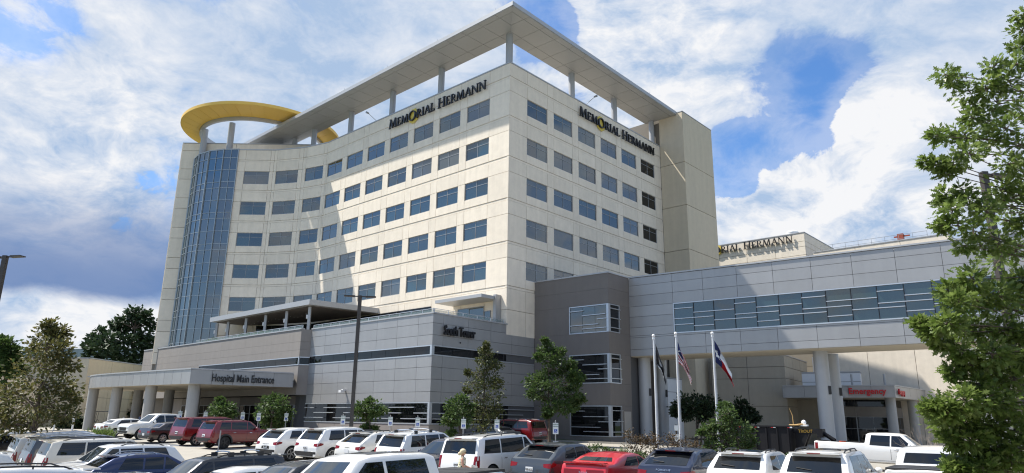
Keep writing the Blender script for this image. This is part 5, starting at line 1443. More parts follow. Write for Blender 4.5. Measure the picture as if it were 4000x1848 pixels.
# debris in the trailer and tools on its nose
db = MB(); r_ = random.Random(5)
for k in range(70):
    p = Vector((r_.uniform(-2.6, 2.0), r_.uniform(-.8, .8), r_.uniform(1.2, 1.95))); q = p + Vector((r_.uniform(-.5, .5), r_.uniform(-.3, .3), r_.uniform(-.1, .22))); db.tube(p, q, r_.uniform(.01, .035), .008, 5)
db.box(-2.8, 2.2, -.94, .94, .72, 1.35); o = db.obj('brush_debris', BARK); o.matrix_basis = TM; tag(o, 'cut branches piled inside the black dump trailer', 'branches')
tl = MB(); tl.tube((2.2, -.5, 2.18), (3.1, -.35, 2.2), .05, n=6); tl.tube((2.3, -.2, 2.18), (3.0, -.6, 2.24), .04, n=6); tl.tube((2.45, -.45, 2.1), (2.42, -.45, 2.75), .03, .02, 6); tl.tube((2.42, -.45, 2.75), (2.28, -.45, 3.15), .02, .01, 6)
o = tl.obj('garden_tools', mat('tool_wood', (0.45, 0.28, 0.10), .6)); o.matrix_basis = TM; tag(o, 'wooden tools and a pole strapped on the trailer nose', 'tools')
sk = MB(); sk.sphere((3.0, -.3, 2.33), .14, 12, (1, .8, 1.1)); sk.box(2.85, 3.2, -.5, -.1, 2.12, 2.22); o = sk.obj('white_sack', WHITE, smooth=50); o.matrix_basis = TM; tag(o, 'white bundle on the nose of the dump trailer', 'sack')
for t_ in list(PROTO): remove_tree(PROTO[t_])
# ================================================================== paving details
def ring_kerb(name, poly, wd=.15, dz=.13):
    vs = []
    o = bpy.data.objects.new(name, None); COL.objects.link(o); o['kind'] = 'structure'
    o.location = (poly[0][0], poly[0][1], 0)
    for i in range(len(poly)):
        strip('kerb', poly[i], poly[(i + 1) % len(poly)], wd, KERB, dz, .3, o)
        c = o.children[-1] if o.children else None
    return o
isl = [(2.3, 36.4), (9.0, 32.0), (15.5, 27.4), (19.0, 31.0), (15.8, 36.6), (12.5, 39.6), (5.0, 41.4)]
ground_poly('planting_bed', isl, MULCH, .10)
ring_kerb('island_kerb', isl)
isl2 = [(-36, 40), (-24.5, 42.8), (-24, 46.5), (-31, 52), (-40, 52)]
ground_poly('grass_island', isl2, GRASS, .10); ring_kerb('grass_island_kerb', isl2)
def off(p, n, d): return (p[0] + n.x * d, p[1] + n.y * d)
nWL = pw_l.n; nWR = pw_r.n
bed = [off((PC[0], PC[1]), nWL, .05), off((PE.x, PE.y), nWL, .05), off((PE.x, PE.y), nWL, 4.0), off((PC[0] - .5, PC[1] - .6), nWL, 4.0)]
ground_poly('podium_bed', bed, MULCH, .10); ring_kerb('podium_bed_kerb', bed[1:4][::1] + bed[:1])
swk = [off((2.3, 66.3), wb1.n, .1), off(BX, wb1.n, .05), (BX[0] + 1.2, BX[1] - 1.6), off((1.6, 66.0), wb1.n, 2.0)]
ground_poly('box_bed', swk, GRASS, .11, .25)
strip('box_kerb', swk[2], swk[3], .15, KERB, .14, .3)
LINE = mat('line_white', (0.66, 0.66, 0.63), .8, var=.25, vscale=5)
h1 = Vector((*H1, 0)); rd = Vector((.804, -.595, 0))
lines = []
for k in range(9):
    p = Vector((-3.4, 29.3, 0)) + rd * (2.75 * k); q = p + h1 * 5.3; strip('stall_line', (p.x, p.y), (q.x, q.y), .11, LINE, .006, .006)
for k in range(8):
    p = Vector((-16.2, 39.9, 0)) + Vector((2.5, -1.3, 0)) * k; q = p + h1 * 5.0; strip('stall_line', (p.x, p.y), (q.x, q.y), .11, LINE, .006, .006)
for k in range(5):
    p = Vector((-16.8, 40.6, 0)) + h1 * (.9 * k); q = p + Vector((1.6, -.1, 0)); strip('stall_line', (p.x, p.y), (q.x, q.y), .11, LINE, .006, .006)
for k in range(7):
    p = Vector((-32.0, 57.5, 0)) + Vector((2.6, -2.1, 0)) * k; q = p + h1 * 5.0; strip('stall_line', (p.x, p.y), (q.x, q.y), .11, LINE, .006, .006)

# ================================================================== light poles
def lot_light(x, y, top, yaw, label, double=True):
    z0 = gz(x, y); r = thing('parking_light', (x, y, z0), label, 'light pole', 'bronze car-park light poles')
    MB().lathe([(.001, .75), (.28, .75), (.30, .7), (.30, -.1), (.001, -.1)], 16, Matrix.Translation((x, y, z0))).obj('base', CONC, r, smooth=40)
    MB().box(-.095, .095, -.095, .095, .7, top - z0, Matrix.Translation((x, y, z0))).obj('pole', POLEB, r)
    d = Vector((cos(yaw), sin(yaw), 0))
    for sg in ((1, -1) if double else (1,)):
        M = Matrix.Translation((x, y, top - .06)) @ Matrix.Rotation(yaw + (0 if sg > 0 else pi), 4, 'Z')
        a_ = MB().box(.09, .34, -.03, .03, -.03, .03, M).obj('arm', POLEB, r)
        mb = MB(); mb.add([M @ Vector(v) for v in ((.32, -.10, -.05), (.32, .10, -.05), (.95, .17, -.02), (.95, -.17, -.02), (.32, -.10, .05), (.32, .10, .05), (.95, .17, .03), (.95, -.17, .03))], [(0, 1, 2, 3)[::-1], (4, 5, 6, 7), (0, 1, 5, 4), (1, 2, 6, 5), (2, 3, 7, 6), (3, 0, 4, 7)])
        mb.obj('lamp_head', POLEB, a_)
    return r
lot_light(-9.2, 42.0, 7.22 + E0, radians(10), 'tall bronze twin-head light pole in front of the podium')
p = at_y(22, 1003, 31.5); lot_light(p.x, 31.5, p.z + .05, radians(-12), 'bronze light pole cut off by the left edge')
lot_light(15.0, 20.9, 7.85 + E0, radians(15), 'bronze light pole hidden in the oak foliage at right', double=False)

# ================================================================== reserved-parking signs
SGN = mat('sign_white', (0.74, 0.77, 0.76), .4, var=0); SGG = mat('sign_green', (0.01, 0.12, 0.06), .5, var=0); SGB = mat('sign_blue', (0.012, 0.07, 0.42), .4, var=0); POST = mat('galvanised', (0.33, 0.34, 0.34), .5, .5, var=.05)
MC['s1'] = MB().tube((0, 0, -.05), (0, 0, 2.2), .03, n=8).mesh('post', [POST], 40)
MC['s2'] = MB().box(-.155, .155, -.045, -.035, 1.52, 2.12).mesh('sign_plate', [SGN])
MC['s3'] = MB().box(-.085, .085, -.050, -.0455, 1.60, 1.78).mesh('symbol_panel', [SGB])
wcs = MB(); 
for k in range(14):
    a0, a1 = radians(150 + 300 * k / 14 - 60), radians(150 + 300 * (k + 1) / 14 - 60)
    wcs.add([(-.005 + r_ * cos(a), -.0515, 1.665 + r_ * sin(a)) for a, r_ in ((a0, .032), (a1, .032), (a1, .044), (a0, .044))], [(0, 1, 2, 3)])
wcs.box(-.012, .004, -.0520, -.0505, 1.675, 1.735); wcs.box(.004, .036, -.0521, -.0506, 1.672, 1.684); wcs.box(.034, .048, -.0522, -.0507, 1.635, 1.684); wcs.box(-.014, .006, -.0523, -.0508, 1.742, 1.764)
MC['s4'] = wcs.mesh('wheelchair_symbol', [SGN])
MC['s6'] = MB().sphere((0, 0, 2.22), .035, 8).mesh('cap', [POST], 60)
t1 = text_mesh('RESERVED', .072, SGG, .001, .002); t2 = text_mesh('PARKING', .072, SGG, .001, .002)
def parking_sign(px, d, label, yaw=None):
    x, y = at_px(px, d); yaw = atan2(y, x) - pi / 2 + .15 if yaw is None else yaw
    r = thing('parking_sign', (x, y, gz(x, y)), label, 'sign', 'reserved parking signs along the kerbs', rz=yaw); M = wm(r)
    inst('post', MC['s1'], M, r); pl = inst('sign_plate', MC['s2'], M, r); inst('cap', MC['s6'], M, r)
    sp = inst('symbol_panel', MC['s3'], M, r)
    inst('wheelchair_symbol', MC['s4'], M, sp)
    Rx = Matrix.Rotation(pi / 2, 4, 'X')
    inst('lettering', t1, M @ Matrix.Translation((0, -.047, 2.02)) @ Rx, pl); inst('lettering', t2, M @ Matrix.Translation((0, -.047, 1.91)) @ Rx, pl)
for px, d, lb_ in ((2170, 40, 'reserved parking sign nearest us, right of the maroon SUV'), (1941, 46, 'reserved parking sign in front of the grey sedan'), (1810, 46.5, 'reserved parking sign above the big white SUV roof'),
               (1631, 48.5, 'reserved parking sign above the minivan roof bars'), (1524, 50, 'reserved parking sign left of the minivan roof bars'), (1338, 51.5, 'reserved parking sign left of the bronze light pole'),
               (1115, 58, 'reserved parking sign right of the bushy entrance tree'), (1007, 57.5, 'reserved parking sign left of the bushy entrance tree'), (944, 60, 'reserved parking sign above the red off-roader bonnet'),
               (838, 60.5, 'reserved parking sign above the red off-roader roof'), (798, 60, 'reserved parking sign above the large red SUV'), (698, 60, 'reserved parking sign right of the far white pickup')):
    parking_sign(px, d, lb_)
# plain posts / bollards by the drop-off
for px, d, lb_ in ((285, 74, 'white bollard beside the clinic wall'), (212, 72, 'white bollard behind the grass strip'), (480, 78, 'white bollard between the canopy columns')):
    x, y = at_px(px, d); tag(MB().lathe([(.001, -.1), (.09, -.1), (.09, 1.35), (.05, 1.42), (.001, 1.43)], 12, Matrix.Translation((x, y, gz(x, y)))).obj('bollard', WHITE, smooth=40), lb_, 'bollard', 'white bollards at the drop-off')
x, y = at_px(860, 33.0)
tag(MB().tube((x, y, gz(x, y) - .05), (x + .06, y, gz(x, y) + 2.05), .03, n=8).obj('bare_post', POST), 'bare metal post in front of the red off-roader', 'post')
x, y = at_px(2641, 50); sp = thing('small_sign', (x, y, gz(x, y)), 'small white notices on a post by the flagpoles', 'sign'); M = wm(sp)
inst('post', MB().box(-.06, .06, -.04, .04, -.05, 1.9).mesh('post', [POLEB]), M, sp); inst('notice', MB().box(-.13, .13, -.06, -.045, 1.5, 1.85).mesh('notice', [SGN]), M, sp); inst('notice', MB().box(-.15, .15, -.06, -.045, .75, 1.25).mesh('notice', [SGN]), M, sp)

# ================================================================== flags
FR = mat('flag_red', (0.40, 0.012, 0.022), .8, var=.05); FWt = mat('flag_white', (0.72, 0.72, 0.70), .8, var=.05); FBl = mat('flag_blue', (0.012, 0.022, 0.10), .8, var=.05); FBk = mat('flag_black', (0.02, 0.02, 0.022), .8, var=.1)
PAL = mat('flagpole_white', (0.68, 0.69, 0.69), .35, .2, var=.03)
def flagpole(px, y, ztop, label):
    d = ray(px, 1320); x = d.x / d.y * y; z0 = gz(x, y) + .1
    r = thing('flagpole', (x, y, z0), label, 'flagpole', 'three white flagpoles')
    MB().tube((x, y, z0 - .1), (x, y, ztop - .28), .075, .045, 12).obj('pole', PAL, r, smooth=40)
    t = MB().tube((x, y, ztop - .28), (x, y, ztop - .16), .07, n=12).obj('truck', PAL, r); MB().sphere((x, y, ztop - .08), .09, 12).obj('finial', WHITE, r, smooth=60)
    MB().tube((x + .09, y - .02, z0 + 1.1), (x + .07, y - .02, ztop - .25), .008, n=5).obj('halyard', PAL, r)
    return x, y, ztop
def flag(x, y, ztop, hoist, fly, lean, style, label, seed):
    r_ = random.Random(seed); nu, nv = 30, 26; mb = MB(); vs = []
    for j in range(nv + 1):
        for i in range(nu + 1):
            u, v = i / nu, j / nv
            spread = (1 - .62 * min(1, u * 1.6) ** .8)
            px_ = .08 + u * fly * lean + (v - .0) * .10 * u
            pz = -v * hoist * spread - u * fly * (1 - lean * lean) ** .5 * (.78 + .22 * v)
            fold = .12 * min(1, u * 3) * sin(v * 9 + u * 2.2 + seed) + .05 * sin(u * 11 + seed * 2 + v * 4) * min(1, u * 3)
            vs.append((x + px_ + .05 * min(1, u * 3) * cos(v * 9 + seed), y + fold, ztop - .45 + pz))
    k = len(mb.v); mb.v += vs
    for j in range(nv):
        for i in range(nu):
            u, v = (i + .5) / nu, (j + .5) / nv; m = FWt
            if style == 'us':
                m = FR if int(v * 13) % 2 == 0 else FWt
                if u < .40 and v < .54: m = FBl if (i + j) % 3 else (FWt if (i * 7 + j * 3) % 4 == 0 else FBl)
            elif style == 'tx':
                if u < .36:
                    m = FBl; du, dv = (u - .18) * 1.5, v - .5; rr = sqrt(du * du + dv * dv); an = atan2(du, -dv)
                    if rr < .25 * (.42 + .58 * abs(cos(an * 2.5)) ** 2.2): m = FWt
                else: m = FWt if v < .5 else FR
            else:
                m = FBk
                if (u - .45) ** 2 + (v - .5) ** 2 < .035: m = FWt
                if v > .86 and .2 < u < .8 and (i % 3): m = FWt
            mb.use(m); a = k + j * (nu + 1) + i
            mb.f.append((a, a + 1, a + nu + 2, a + nu + 1)); mb.m.append(mb.cur)
    me = mb.mesh('flag'); me.polygons.foreach_set('use_smooth', [True] * len(me.polygons)); o = inst('flag', me, Matrix.Identity(4)); tag(o, label, 'flag', 'flags hanging from the three poles'); return o
fp = flagpole(2553, 38.0, 4.62 + E0, 'white flagpole on the left with the black flag'); flag(*fp, 1.2, 1.9, .22, 'pow', 'black and white flag hanging limp on the left pole', 1)
fp = flagpole(2640, 38.3, 4.80 + E0, 'white flagpole in the middle with striped flag'); flag(*fp, 1.25, 2.1, .27, 'us', 'red and white striped flag hanging on the middle pole', 2)
fp = flagpole(2783, 38.0, 4.80 + E0, 'white flagpole on the right with the lone-star flag'); flag(*fp, 1.2, 2.2, .36, 'tx', 'blue white and red lone-star flag on the right pole', 5)

# ================================================================== foliage
def leaf_mat(name, c1, c2, trans=.35, rough=.55):
    m = bpy.data.materials.new(name); m.use_nodes = True; t = m.node_tree; b = t.nodes['Principled BSDF']; out = t.nodes['Material Output']
    at = t.nodes.new('ShaderNodeAttribute'); at.attribute_name = 'leafvar'
    mx = t.nodes.new('ShaderNodeMix'); mx.data_type = 'RGBA'; mx.inputs[6].default_value = (*c1, 1); mx.inputs[7].default_value = (*c2, 1); t.links.new(at.outputs['Fac'], mx.inputs['Factor'])
    t.links.new(mx.outputs[2], b.inputs['Base Color']); b.inputs['Roughness'].default_value = rough; b.inputs['Specular IOR Level'].default_value = .35
    tr_ = t.nodes.new('ShaderNodeBsdfTranslucent'); t.links.new(mx.outputs[2], tr_.inputs[0]); ms = t.nodes.new('ShaderNodeMixShader'); ms.inputs[0].default_value = trans
    t.links.new(b.outputs[0], ms.inputs[1]); t.links.new(tr_.outputs[0], ms.inputs[2]); t.links.new(ms.outputs[0], out.inputs[0]); return m
LG = leaf_mat('leaf_green', (0.045, 0.085, 0.022), (0.095, 0.145, 0.04)); LO = leaf_mat('leaf_olive', (0.05, 0.068, 0.022), (0.12, 0.125, 0.045)); LOR = leaf_mat('leaf_orange', (0.055, 0.07, 0.02), (0.15, 0.13, 0.04))
LD = leaf_mat('leaf_dark', (0.016, 0.030, 0.013), (0.04, 0.065, 0.028), .2); LP = leaf_mat('pine_needles', (0.025, 0.05, 0.02), (0.055, 0.09, 0.04), .15); LOAK = leaf_mat('oak_leaf', (0.09, 0.145, 0.025), (0.20, 0.26, 0.075), .5, .36)
LBR = leaf_mat('leaf_russet', (0.05, 0.045, 0.022), (0.14, 0.085, 0.045), .25); LY = leaf_mat('grass_blade', (0.08, 0.14, 0.03), (0.20, 0.26, 0.07), .3)
DIA = np.array([(0, 0), (.30, .45), (0, 1), (-.30, .45)])
OAKL = np.array([(0, 0), (.05, .12), (.20, .20), (.09, .32), (.34, .44), (.11, .52), (.32, .72), (.10, .74), (.07, .90), (0, 1), (-.07, .90), (-.10, .74), (-.32, .72), (-.11, .52), (-.34, .44), (-.09, .32), (-.20, .20), (-.05, .12)])
NEED = np.array([(-.03, 0), (.03, 0), (.02, 1), (-.02, 1)])
def leaves(name, pts, dirs, sizes, tmpl, m, parent, rg, flat=.4):
    n = len(pts); k = len(tmpl)
    if n == 0: return None
    d = dirs / (np.linalg.norm(dirs, axis=1, keepdims=True) + 1e-9)
    up = rg.normal(size=(n, 3)) * (1 - flat); up[:, 2] += flat + .15
    s = np.cross(d, up); s /= (np.linalg.norm(s, axis=1, keepdims=True) + 1e-9)
    nn = np.cross(s, d)
    V = pts[:, None, :] + sizes[:, None, None] * (tmpl[None, :, 0, None] * s[:, None, :] + tmpl[None, :, 1, None] * d[:, None, :] - (tmpl[None, :, 1, None] ** 2) * .12 * nn[:, None, :] * rg.uniform(-1, 1.5, (n, 1, 1)))
    me = bpy.data.meshes.new(name); me.vertices.add(n * k); me.vertices.foreach_set('co', V.reshape(-1).astype(np.float32))
    me.loops.add(n * k); me.loops.foreach_set('vertex_index', np.arange(n * k, dtype=np.int32)); me.polygons.add(n)
    me.polygons.foreach_set('loop_start', np.arange(0, n * k, k, dtype=np.int32)); me.polygons.foreach_set('loop_total', np.full(n, k, dtype=np.int32))
    a = me.attributes.new('leafvar', 'FLOAT', 'FACE'); a.data.foreach_set('value', np.clip(rg.normal(.42, .34, n), 0, 1).astype(np.float32))
    me.materials.append(m); me.update(calc_edges=True); return inst(name, me, Matrix.Identity(4), parent)
def crown_pts(blobs, density, rg, clump=.35, shell=.5):
    """leaf anchors in sub-clumps through every blob"""
    P = []; Dd = []; C_ = []
    for bl in blobs:
        c, r = np.array(bl[0]), bl[1]; dk_ = bl[2] if len(bl) > 2 else 1.0; nc = max(2, int(4.2 * density ** .5 * dk_))
        for q in range(nc):
            v = rg.normal(size=3); v /= np.linalg.norm(v); cc = c + v * r * (shell + (1 - shell) * rg.random()) * .8 * np.array([1, 1, .85])
            m = max(4, int(density * rg.uniform(.5, 1.5) * 8)); L = rg.normal(size=(m, 3)) * r * clump * rg.uniform(.6, 1.1) * np.array([1, 1, .7]); P.append(cc + L); Dd.append(L + v * r * .25 + np.array([0, 0, -.05 * r])); C_.append((c, cc))
    return np.concatenate(P), np.concatenate(Dd), C_
def tree(name, base, blobs, label, leafm, leaf=.16, density=3.0, tmpl=DIA, group=None, trunk_r=.12, seed=1, stems=1, cat='tree', clump=.35, twigs=True, barkm=None, shell=.5, trunk_to=None, limb=.32):
    rg = np.random.default_rng(seed); r_ = random.Random(seed)
    b = Vector(base); root = thing(name, b, label, cat, group); barkm = barkm or BARK
    cs = [Vector(b_[0]) for b_ in blobs]; topc = max(cs, key=lambda v: v.z)
    top = Vector(trunk_to) if trunk_to is not None else Vector((topc.x * .8 + b.x * .2, topc.y, topc.z))
    mid = []
    for s_ in range(stems):
        o_ = Vector((r_.uniform(-.1, .1) * stems, r_.uniform(-.1, .1) * stems, 0)) if stems > 1 else Vector((0, 0, 0))
        tp = top + (Vector((r_.uniform(-.5, .5), r_.uniform(-.3, .3), -.2)) * (1.0 if stems > 1 else 0))
        n = 7; pts = [b + o_ - Vector((0, 0, .1))] ; rs = [trunk_r * 1.25]
        for k in range(1, n + 1):
            t = k / n; p = (b + o_).lerp(tp, t) + Vector((r_.uniform(-.05, .05), r_.uniform(-.05, .05), 0)) * (tp - b).length * .12 * (1 - t); pts.append(p); rs.append(max(.012, trunk_r * (1 - t) ** .8))
        MB().path(pts, rs, 8).obj('trunk', barkm, root, smooth=60); mid.append(pts)
    lm = MB(); lim_n = 0
    for bl in blobs:
        pts = r_.choice(mid); c = Vector(bl[0]); r = bl[1]
        cand = [p for p in pts if p.z < c.z - r * .1] or [pts[0]]
        p0 = min(cand, key=lambda p: (p - c).length + .4 * abs(p.z - (c.z - r)))
        h = (p0 + c) / 2 + Vector((0, 0, .08 * (p0 - c).length)); rr = max(.010, trunk_r * limb)
        lm.path([p0, h, c], [rr, rr * .7, rr * .35], 5); lim_n += 1
    P, Dd, CC = crown_pts(blobs, density, rg, clump, shell)
    if twigs:
        for a_, c_ in CC: lm.tube(a_, c_, max(.008, trunk_r * .10), .005, 4, caps=False)
    lo_ = lm.obj('limbs', barkm, root, smooth=60)
    leaves('crown', P, Dd, rg.uniform(.5, 1.3, len(P)) * leaf, tmpl, leafm, root, rg)
    return root
def PXB(L_, y, jit=.6, seed=1):
    r_ = random.Random(seed); out = []
    for (px, py, r) in L_:
        rr = r / FPX * y; yy = y + r_.uniform(-1, 1) * rr * jit * 1.3; p = at_y(px, py, yy); out.append(((p.x, p.y, p.z), rr))
    return out
def base_at(px, y): x = sx(px, y); return (x, y, gz(x, y))
# left orange-leaved tree and its neighbours
tree('deciduous_tree', base_at(140, 37), PXB([(195, 1268, 22), (185, 1300, 36), (215, 1320, 34), (160, 1335, 40), (235, 1300, 26), (190, 1370, 60), (245, 1370, 40), (130, 1400, 55), (210, 1440, 70), (265, 1440, 35), (110, 1470, 70), (170, 1510, 80), (245, 1510, 55), (60, 1530, 50), (270, 1560, 30), (120, 1570, 85), (210, 1590, 75), (40, 1610, 60), (10, 1560, 50), (150, 1650, 60), (70, 1660, 60), (255, 1620, 40), (10, 1660, 50)], 37, 1.2, 3), 'tall shrubby tree with orange-brown leaves at the left edge', LOR, .20, 4.6, seed=3, clump=.42, trunk_r=.16, trunk_to=tuple(at_y(195, 1300, 37)), group='trees round the car park')
tree('broadleaf_tree', base_at(20, 76), PXB([(15, 1350, 40), (45, 1375, 30), (5, 1400, 45), (50, 1420, 32), (15, 1450, 45), (70, 1450, 22)], 76, 1, 4), 'round green tree behind the orange-leaved tree at far left', LG, .5, 6, seed=4, trunk_r=.3, group='trees round the car park')
tree('pine_tree', base_at(505, 118), PXB([(520, 1216, 24), (548, 1222, 26), (575, 1240, 22), (495, 1240, 26), (535, 1252, 26), (595, 1268, 18), (455, 1262, 22), (470, 1290, 30), (515, 1290, 30), (570, 1300, 26), (545, 1330, 30), (495, 1335, 34), (585, 1340, 24), (450, 1335, 30), (520, 1375, 36), (570, 1380, 28), (475, 1385, 34), (540, 1420, 36), (490, 1430, 36), (580, 1430, 24)], 118, 1, 5), 'tall dark pine with flat layered crown left of the tower', LP, .75, 3.6, tmpl=DIA, seed=5, trunk_r=.42, trunk_to=tuple(at_y(530, 1225, 118)), clump=.32, group='pines left of the tower')
tree('pine_tree', base_at(390, 112), PXB([(385, 1305, 22), (365, 1325, 20), (410, 1325, 26), (350, 1360, 24), (395, 1360, 32), (430, 1365, 26), (370, 1400, 32), (415, 1405, 34), (340, 1415, 20), (380, 1445, 34), (430, 1445, 34)], 112, 1, 6), 'shorter dark pine behind the clinic building', LP, .75, 3.6, seed=6, trunk_r=.36, clump=.32, group='pines left of the tower')
for i, (px, lb_) in enumerate(((400, 'dark evergreen behind the drop-off columns, leftmost'), (478, 'dark evergreen behind the drop-off, between the first two columns'), (545, 'dark evergreen behind the drop-off near the taupe wall'))):
    tree('evergreen_tree', base_at(px, 108 + i), PXB([(px - 20, 1500, 38), (px + 25, 1500, 38), (px, 1540, 42), (px - 30, 1570, 38), (px + 30, 1570, 40), (px, 1610, 45), (px - 25, 1650, 36), (px + 28, 1650, 38)], 108 + i, 1, 20 + i), lb_, LD, .9, 7, seed=20 + i, trunk_r=.25, group='evergreens behind the drop-off')
# small entrance trees
tree('young_tree', base_at(862, 61), PXB([(865, 1568, 20), (845, 1588, 26), (888, 1590, 26), (866, 1605, 32), (838, 1612, 20), (900, 1615, 20), (870, 1632, 24), (850, 1648, 18)], 61, 1, 7), 'small leafy tree in front of the entrance, left of two', LG, .26, 4, seed=7, trunk_r=.07, stems=3, group='small trees before the podium')
tree('young_tree', base_at(1070, 59), PXB([(1075, 1562, 22), (1045, 1580, 28), (1105, 1580, 30), (1075, 1600, 38), (1030, 1612, 26), (1122, 1608, 26), (1060, 1630, 32), (1100, 1630, 30), (1045, 1652, 22), (1085, 1655, 22)], 59, 1, 8), 'bushy young tree before the dark storefront, right of two', LG, .26, 4, seed=8, trunk_r=.08, stems=4, group='small trees before the podium')
tree('young_tree', base_at(1442, 53), PXB([(1445, 1568, 16), (1420, 1585, 24), (1462, 1582, 26), (1440, 1602, 32), (1400, 1608, 20), (1485, 1605, 20), (1425, 1625, 26), (1465, 1625, 24), (1440, 1672, 20), (1462, 1676, 16), (1420, 1680, 16)], 53, 1, 9), 'small airy tree right of the bronze light pole', LG, .22, 4, seed=9, trunk_r=.06, stems=4, group='small trees before the podium')
tree('young_tree', base_at(1795, 52.5), PXB([(1800, 1562, 22), (1770, 1580, 28), (1825, 1575, 26), (1795, 1600, 34), (1755, 1612, 24), (1830, 1610, 24), (1775, 1635, 30), (1812, 1640, 28), (1750, 1645, 20), (1765, 1690, 14)], 52.5, 1, 10), 'green shrubby tree left of the tall olive tree', LG, .22, 4, seed=10, trunk_r=.06, stems=4, group='small trees before the podium')
tree('deciduous_tree', base_at(1885, 54), PXB([(1898, 1348, 12), (1890, 1372, 18), (1908, 1385, 20), (1880, 1405, 20), (1918, 1415, 20), (1895, 1435, 30), (1935, 1425, 18), (1870, 1465, 28), (1912, 1470, 34), (1830, 1455, 12), (1850, 1500, 30), (1895, 1510, 40), (1940, 1500, 22), (1820, 1525, 14), (1870, 1550, 42), (1925, 1550, 34), (1850, 1590, 38), (1900, 1595, 42), (1940, 1600, 24), (1870, 1640, 40), (1918, 1645, 34), (1890, 1680, 28)], 54, 1, 11), 'tall thin olive-brown tree in front of the podium corner', LO, .19, 4.0, seed=11, clump=.42, trunk_r=.10, trunk_to=tuple(at_y(1898, 1360, 54)), group='trees round the car park')
tree('deciduous_tree', base_at(2146, 56), PXB([(2133, 1335, 14), (2120, 1365, 22), (2148, 1360, 24), (2190, 1372, 18), (2105, 1395, 16), (2140, 1400, 34), (2182, 1405, 30), (2222, 1425, 22), (2165, 1440, 36), (2210, 1455, 34), (2118, 1470, 26), (2078, 1490, 28), (2240, 1475, 22), (2105, 1505, 34), (2155, 1500, 40), (2205, 1505, 36), (2258, 1495, 24), (2272, 1475, 12), (2085, 1540, 24), (2130, 1545, 34), (2180, 1555, 36), (2232, 1540, 30), (2262, 1560, 22), (2150, 1590, 26), (2205, 1595, 30), (2240, 1590, 20), (2138, 1618, 16)], 56, 1, 12), 'dark green tree with open trunk beside the maroon SUV', LG, .22, 5, seed=12, trunk_r=.13, trunk_to=tuple(at_y(2140, 1345, 56)), group='trees round the car park')
tree('holly_tree', base_at(2725, 63), PXB([(2690, 1575, 32), (2735, 1562, 36), (2780, 1575, 30), (2655, 1590, 24), (2710, 1600, 36), (2760, 1600, 34), (2805, 1600, 24), (2680, 1620, 26), (2740, 1625, 28), (2640, 1610, 16)], 63, 1, 13), 'dense dark evergreen behind the flagpoles', LD, .26, 7, seed=13, trunk_r=.09, stems=4, group='dark evergreens by the emergency wall')
tree('holly_tree', base_at(2900, 64), PXB([(2895, 1588, 26), (2875, 1612, 28), (2920, 1612, 28), (2945, 1630, 20), (2860, 1635, 24), (2900, 1640, 30)], 64, 1, 14), 'dense dark evergreen above the dump trailer', LD, .26, 7, seed=14, trunk_r=.09, stems=3, group='dark evergreens by the emergency wall')
tree('flowering_shrub', base_at(2850, 35.5), PXB([(2828, 1590, 24), (2838, 1620, 30), (2815, 1650, 36), (2862, 1648, 34), (2775, 1662, 26), (2895, 1672, 30), (2835, 1685, 44), (2925, 1682, 16), (2790, 1700, 38), (2880, 1712, 44), (2745, 1690, 16), (2925, 1720, 26), (2830, 1735, 46), (2895, 1755, 40), (2780, 1740, 30), (2850, 1785, 40)], 35.5, 1, 15), 'loose green shrub hiding the foot of the right flagpole', LG, .15, 4.2, seed=15, trunk_r=.045, stems=5, cat='shrub', group='shrubs on the planted island')
tree('russet_shrub', base_at(2520, 35.5), PXB([(2470, 1700, 26), (2510, 1705, 30), (2545, 1715, 28), (2485, 1735, 34), (2530, 1745, 36), (2575, 1730, 28), (2460, 1765, 30), (2505, 1780, 34), (2555, 1775, 32), (2590, 1765, 26)], 35.5, 1, 16), 'russet-leaved shrub left of the middle flagpole', LBR, .10, 3.6, seed=16, trunk_r=.03, stems=6, cat='shrub', clump=.42, group='shrubs on the planted island')
tree('russet_shrub', base_at(2660, 36.5), PXB([(2615, 1705, 22), (2640, 1725, 28), (2680, 1735, 26), (2715, 1742, 26), (2650, 1755, 30), (2700, 1765, 30), (2745, 1762, 24), (2610, 1750, 26)], 36.5, 1, 17), 'russet-leaved shrub between the flagpoles', LBR, .10, 3.2, seed=17, trunk_r=.03, stems=6, cat='shrub', clump=.42, group='shrubs on the planted island')
tree('ground_shrub', base_at(2350, 36.0), PXB([(2300, 1758, 14), (2330, 1752, 16), (2365, 1760, 14), (2395, 1768, 12)], 36.0, 1, 18), 'low green groundcover shrub behind the dark grey crossover', LG, .09, 4, seed=18, trunk_r=.02, stems=4, cat='shrub', group='shrubs on the planted island')
tree('ground_shrub', base_at(2490, 31.5), PXB([(2480, 1790, 22), (2505, 1782, 20), (2465, 1810, 20), (2495, 1815, 24)], 31.5, 1, 19), 'green shrub between the red coupe and the navy SUV', LG, .09, 4.5, seed=19, trunk_r=.02, stems=4, cat='shrub', group='shrubs on the planted island')
tree('ground_shrub', base_at(3070, 30.5), PXB([(3060, 1800, 18), (3085, 1795, 16), (3040, 1808, 16)], 30.5, 1, 40), 'low shrub between the two white crossovers', LG, .09, 4, seed=40, trunk_r=.02, stems=3, cat='shrub', group='shrubs on the planted island')
tree('hedge_shrub', base_at(285, 84), PXB([(265, 1655, 22), (295, 1645, 22), (310, 1660, 18), (245, 1668, 16)], 84, 1, 41), 'dark shrub against the tan clinic wall', LD, .4, 6, seed=41, trunk_r=.04, stems=4, cat='shrub', group='shrubs by the clinic')
